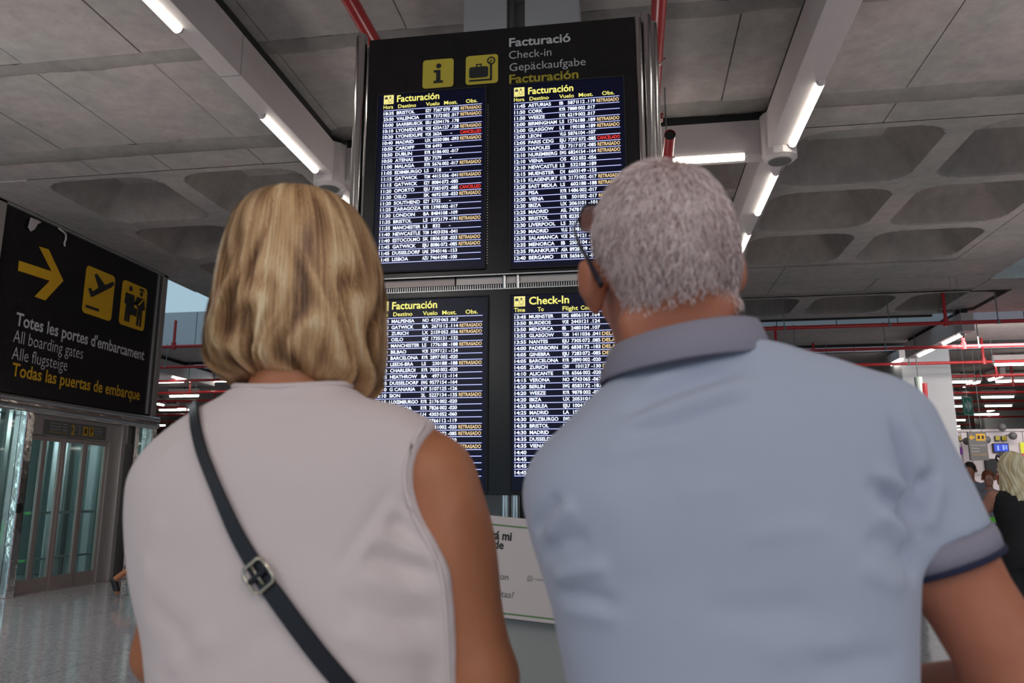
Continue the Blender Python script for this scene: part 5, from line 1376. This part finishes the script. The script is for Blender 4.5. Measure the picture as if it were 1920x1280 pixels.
def short_hair(i):
    j = rs.integers(len(cand)); p = SV[j] + rs.uniform(-.004, .004, 3); nn = SN[j]; l = SL[j]; dp = depth[j]
    p = p - nn * np.dot(p - SV[j], nn)
    if rs.random() > .12 + .88 * dp: return None
    if l[2] > .07 and rs.random() < .10: return None
    v = l - crown; fl = RM @ (v / max(np.linalg.norm(v), .01)); fl = fl + rs.normal(0, .38, 3) + np.array((0, 0, -.25)); fl = fl - nn * (fl @ nn); fl /= max(np.linalg.norm(fl), .01)
    L = (.0045 + .0105 * dp) * rs.uniform(.7, 1.3); up = rs.uniform(.30, .75)
    top = .6 * np.clip((l[2] - .06) / .04, 0, 1); up += top * .3
    P = [p - nn * .001, p + (fl * .5 + nn * up * .62) * L, p + (fl * 1.1 + nn * up * .62) * L]
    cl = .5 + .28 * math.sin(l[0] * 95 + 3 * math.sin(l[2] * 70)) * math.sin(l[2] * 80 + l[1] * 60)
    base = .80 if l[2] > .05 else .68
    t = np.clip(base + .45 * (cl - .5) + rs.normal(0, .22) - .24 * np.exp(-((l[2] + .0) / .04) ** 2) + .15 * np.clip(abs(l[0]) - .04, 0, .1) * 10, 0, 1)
    nv = nn * .8 + fl * .2 + rs.normal(0, .25, 3)
    return np.array(P), np.tile(nv, (3, 1)), float(t)
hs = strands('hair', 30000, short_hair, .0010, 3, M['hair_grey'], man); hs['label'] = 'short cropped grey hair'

# sunglasses pushed up on his head
sg = thing('sunglasses', "dark sunglasses pushed up on the grey-haired man's head", 'sunglasses', (MX, MYY, 0))
TT = lambda *p: Vector(HM + RM @ (np.array(p) * 1.03))
arm = resample([TT(-.072, .085, .078), TT(-.088, .05, .060), TT(-.0935, .015, .036), TT(-.0935, -.018, .012), TT(-.088, -.046, -.022)], 22)
V, Fc = tube_pts(arm, [.0020 + .0034 * i / 21 for i in range(22)], 8, normals=[Vector(RM @ np.array((-1, 0, 0)))] * 22, flat=.5); pyobj('temple_arm', V, Fc, M['frame'], sg, True)
arm = resample([TT(.072, .085, .078), TT(.088, .05, .060), TT(.0915, .02, .036), TT(.090, -.004, .012), TT(.088, -.018, -.010)], 22)
V, Fc = tube_pts(arm, [.0020 + .0034 * i / 21 for i in range(22)], 8, normals=[Vector(RM @ np.array((1, 0, 0)))] * 22, flat=.5); pyobj('temple_arm', V, Fc, M['frame'], sg, True)
for sx in (-1, 1):
    V = []; Fc = []; nu, nv_ = 14, 10
    for su in (0, 1):
        for j in range(nv_ + 1):
            for i in range(nu + 1):
                a = (i / nu - .5) * 2; b = (j / nv_ - .5) * 2; r_ = (abs(a) ** 4 + abs(b) ** 4) ** .25; m_ = max(abs(a), abs(b)); k_ = m_ / r_ if r_ > 0 else 1
                a2, b2 = a * k_, b * k_
                xx = sx * (.042 + a2 * .029); yy = .100 - .018 * ((xx) / .088) ** 2 * 1.6 + b2 * .014; zz = .078 - b2 * .015 - (.002 if su else 0)
                V.append(TT(xx, yy - (.0 if not su else .002), zz))
    k = (nu + 1) * (nv_ + 1)
    for j in range(nv_):
        for i in range(nu):
            a = j * (nu + 1) + i; Fc.append((a, a + 1, a + nu + 2, a + nu + 1)); Fc.append((k + a, k + a + nu + 1, k + a + nu + 2, k + a + 1))
    ln = pyobj('lens', V, Fc, M['lens'], sg, True)
    rim = [V[i] for i in list(range(0, nu + 1)) + [j * (nu + 1) + nu for j in range(1, nv_ + 1)] + [nv_ * (nu + 1) + i for i in range(nu - 1, -1, -1)] + [j * (nu + 1) for j in range(nv_ - 1, 0, -1)]]
    V, Fc = tube_pts(rim, .0018, 6, True); pyobj('rim', V, Fc, M['frame'], ln, True)
V, Fc = tube_pts([TT(-.013, .100, .078), TT(0, .103, .082), TT(.013, .100, .078)], .002, 6); pyobj('bridge', V, Fc, M['frame'], sg, True)


# ------------------------------------------------------------------ people further back
def figure(label, x, y, rz, H, skin, shirt, legm, shoem, pose=None, sleeve=.5, long_hair=None, hair=None, res=.011, lower='trousers', neckz=1.42, low=.11):
    s = H / 1.72; t = thing('person', label, 'person', (x, y, 0), rz)
    j = dict(hipL=(-.09, 0, .88), knL=(-.10, .02, .48), anL=(-.10, 0, .09), hipR=(.09, 0, .88), knR=(.10, .02, .48), anR=(.10, 0, .09),
             shL=(-.175, 0, 1.36), elL=(-.21, -.02, 1.08), wrL=(-.19, .12, .88), shR=(.175, 0, 1.36), elR=(.21, -.02, 1.08), wrR=(.19, .12, .88), hy=0.0, hp=0.0)
    j.update(pose or {}); J = {k: (np.array(v, float) * s if isinstance(v, tuple) else v) for k, v in j.items()}
    TB = [(.82, -.15, .15, 0, .11), (.92, -.165, .165, 0, .12), (1.05, -.14, .14, 0, .105), (1.2, -.155, .155, .01, .115), (1.32, -.175, .175, .01, .11), (1.38, -.16, .16, .0, .09), (1.41, -.10, .10, 0, .065), (1.43, -.06, .06, .005, .055)]
    TB = [tuple(v * s for v in r_) for r_ in TB]
    A = np.array([v for v in J.values() if isinstance(v, np.ndarray)])
    F = Field(A.min(0) - .28, np.maximum(A.max(0) + .28, (0, 0, H + .06)), res); F.lo = F.lo
    F.prof(TB, .02, 2.3); F.cap(np.array((0, .0, 1.38)) * s, np.array((0, .01, 1.50)) * s, .052 * s, .05 * s, .02)
    for q in 'LR':
        F.cap(J['sh' + q], J['el' + q], .052 * s, .040 * s, .02); F.cap(J['el' + q], J['wr' + q], .038 * s, .027 * s, .015)
        d = J['wr' + q] - J['el' + q]; add_hand(F, J['wr' + q], d / np.linalg.norm(d), (0, 0, -1) if abs(d[2]) < .12 else (0, 1, 0), 1 if q == 'R' else -1, s * 1.05)
    Rh = rot(j['hy'], j['hp'], 0); hc = np.array((0, .018, 1.60)) * s; add_head(F, hc, Rh, s); legs(F, J, s)
    V, Q = F.surf(); np_mesh('body', V, Q, skin, t); add_eyes(hc, Rh, s, t)
    F = Field(A.min(0) * [1, 1, 0] + [-.25, -.25, .7 * s], A.max(0) * [1, 1, 0] + [.25, .25, 1.47 * s], res * .9)
    F.prof(TB, .0, 2.4, .010 * s, z1=neckz * s)
    if sleeve:
        for q in 'LR':
            p0, p1 = J['sh' + q], J['el' + q]; d = (p1 - p0) / np.linalg.norm(p1 - p0); L = np.linalg.norm(p1 - p0) * min(sleeve, 1)
            F.cap(p0, p0 + d * (L + .08), .060 * s, .056 * s, .015, clip=[(p0 + d * L, d)] if sleeve <= 1 else None)
            if sleeve > 1: F.cap(J['el' + q], J['wr' + q], .048 * s, .038 * s, .015)
    V, Q = F.surf(); np_mesh('shirt', V, Q, shirt, t)
    trousers(J, [tuple(v * s for v in r_) for r_ in [(.80, -.15, .15, 0, .11), (.92, -.165, .165, 0, .12), (.98, -.15, .15, 0, .115)]], s, t, legm, .98 * s, low=low); shoes(J, s, t, shoem)
    hp = Rh
    F = Field(hc + [-.16, -.16, -.42], hc + [.16, .16, .16], .007)
    if hair is not None:
        c = hc + Rh @ np.array((0, -.014, .026)) * s
        F.ell(c, (.086 * s, .105 * s, .102 * s), 0, Rh)
        if long_hair:
            F.cap(hc + Rh @ np.array((0, -.03, .02)) * s, hc + Rh @ np.array((0, -.055, -.20)) * s, .085 * s, .095 * s, .03); F.cap(hc + Rh @ np.array((.05, -.03, .0)) * s, hc + Rh @ np.array((.075, -.02, -.24)) * s, .05 * s, .045 * s, .03)
            F.cap(hc + Rh @ np.array((-.05, -.03, .0)) * s, hc + Rh @ np.array((-.07, -.03, -.22)) * s, .05 * s, .04 * s, .03); F.cap(hc + Rh @ np.array((0, -.05, -.2)) * s, hc + Rh @ np.array((0.01, -.09, -.33)) * s, .085 * s, .05 * s, .03)
        F.ell(hc + Rh @ np.array((0, .085, -.045)) * s, (.066 * s, .075 * s, .090 * s), .008, Rh, 'sub')
        if not long_hair: F.ell(hc + Rh @ np.array((0, .03, -.11)) * s, (.12 * s, .13 * s, .085 * s), .008, Rh, 'sub')
        V, Q = F.surf()
        if long_hair:
            N = vnormals(V, Q); a = np.arctan2(V[:, 0] - hc[0], -(V[:, 1] - hc[1])); V = V + N * (.0035 * np.sin(a * 9 + 3 * np.sin(V[:, 2] * 22)) + .003 * np.sin(a * 23 + 7 * np.sin(V[:, 2] * 14 + a)))[:, None]
            tint = np.clip(.6 + .22 * np.sin(a * 9 + 3 * np.sin(V[:, 2] * 22)) + .2 * np.sin(a * 47 + 6 * np.sin(V[:, 2] * 15 + a * 2)), 0, 1)
            h_, _ = np_mesh('hair', V, Q, hair, t, 0, tint)
        else: np_mesh('hair', V, Q, hair, t, 1, np.clip(.5 + .3 * np.sin(V[:, 0] * 200), 0, 1))
    return t, hc, Rh, s
# blonde woman in black at the right frame edge
bp = onZ(1885, 1190, 0.0)
blo, hc, Rh, s = figure('woman with long pale blonde hair in black sleeveless top, right frame edge', 2.89, 6.5, -0.1, 1.60, M['fair_skin'], M['dark'], M['dark'], M['shoe'],
       dict(shL=(-.165, 0, 1.36), elL=(-.30, .10, 1.13), wrL=(-.12, .30, 1.10), elR=(.24, .06, 1.10), wrR=(.10, .28, 1.08), hy=0, hp=.05), 0, True, M['hair_pale'], .009)
hg = thing('sunglasses', 'black sunglasses on top of the pale blonde hair', 'sunglasses', (2.89, 6.5, 0), -.1)
TB2 = lambda *p: Vector(hc + Rh @ (np.array(p) * s))
V, Fc = tube_pts([TB2(-.090, -.02, .03), TB2(-.094, .05, .07), TB2(-.075, .10, .085), TB2(-.02, .12, .092), TB2(.03, .12, .092), TB2(.075, .10, .085), TB2(.094, .05, .07), TB2(.09, -.02, .03)], .007, 8); pyobj('frame', V, Fc, M['frame'], hg, True)
for sx in (-1, 1):
    b = bmesh.new(); bmesh.ops.create_uvsphere(b, u_segments=14, v_segments=8, radius=1, matrix=Matrix.LocRotScale(TB2(.042 * sx, .108, .092), None, (.032, .014, .018))); obj('lens', b, M['lens'], hg, True)
figure('older white-haired man in dark shirt partly behind the pale blonde woman', 3.90, 8.9, .9, 1.60, M['red_skin'], M['dark'], M['denim'], M['shoe'],
       dict(hy=.3), .5, None, M['hair_grey'])
figure('dark-haired adult in grey shirt standing in the check-in queue', 5.33, 13.4, 2.6, 1.79, M['red_skin'], M['grey_cloth'], M['denim'], M['shoe'],
       dict(elL=(-.24, .06, 1.10), wrL=(-.2, .28, 1.0)), .6, None, M['hair_dark'], .013)
figure('ginger-haired young person in pale grey jacket in the check-in queue', 5.25, 12.6, 2.9, 1.64, M['fair_skin'], M['grey_cloth'], M['denim'], M['shoe_w'],
       dict(elR=(.23, .10, 1.15), wrR=(.3, .33, 1.2)), 1.2, None, M['hair_ginger'], .013)
# the passer-by whose raised shoe shows behind the woman
figure('person in navy trousers and black shoes walking behind the woman at left', -6.25, 9.6, -1.35, 1.70, M['tan_skin'], M['denim'], M['denim'], M['shoe'],
       dict(hipL=(-.09, 0, .88), knL=(-.10, .22, .50), anL=(-.10, .30, .10), knR=(.09, -.02, .46), anR=(.08, -.36, .22), toeR=(0, .35, -.90), elL=(-.20, .05, 1.1), wrL=(-.12, .28, 1.05), elR=(.20, .05, 1.1), wrR=(.12, .28, 1.05)), .6, None, M['hair_dark'], .013, low=.36)
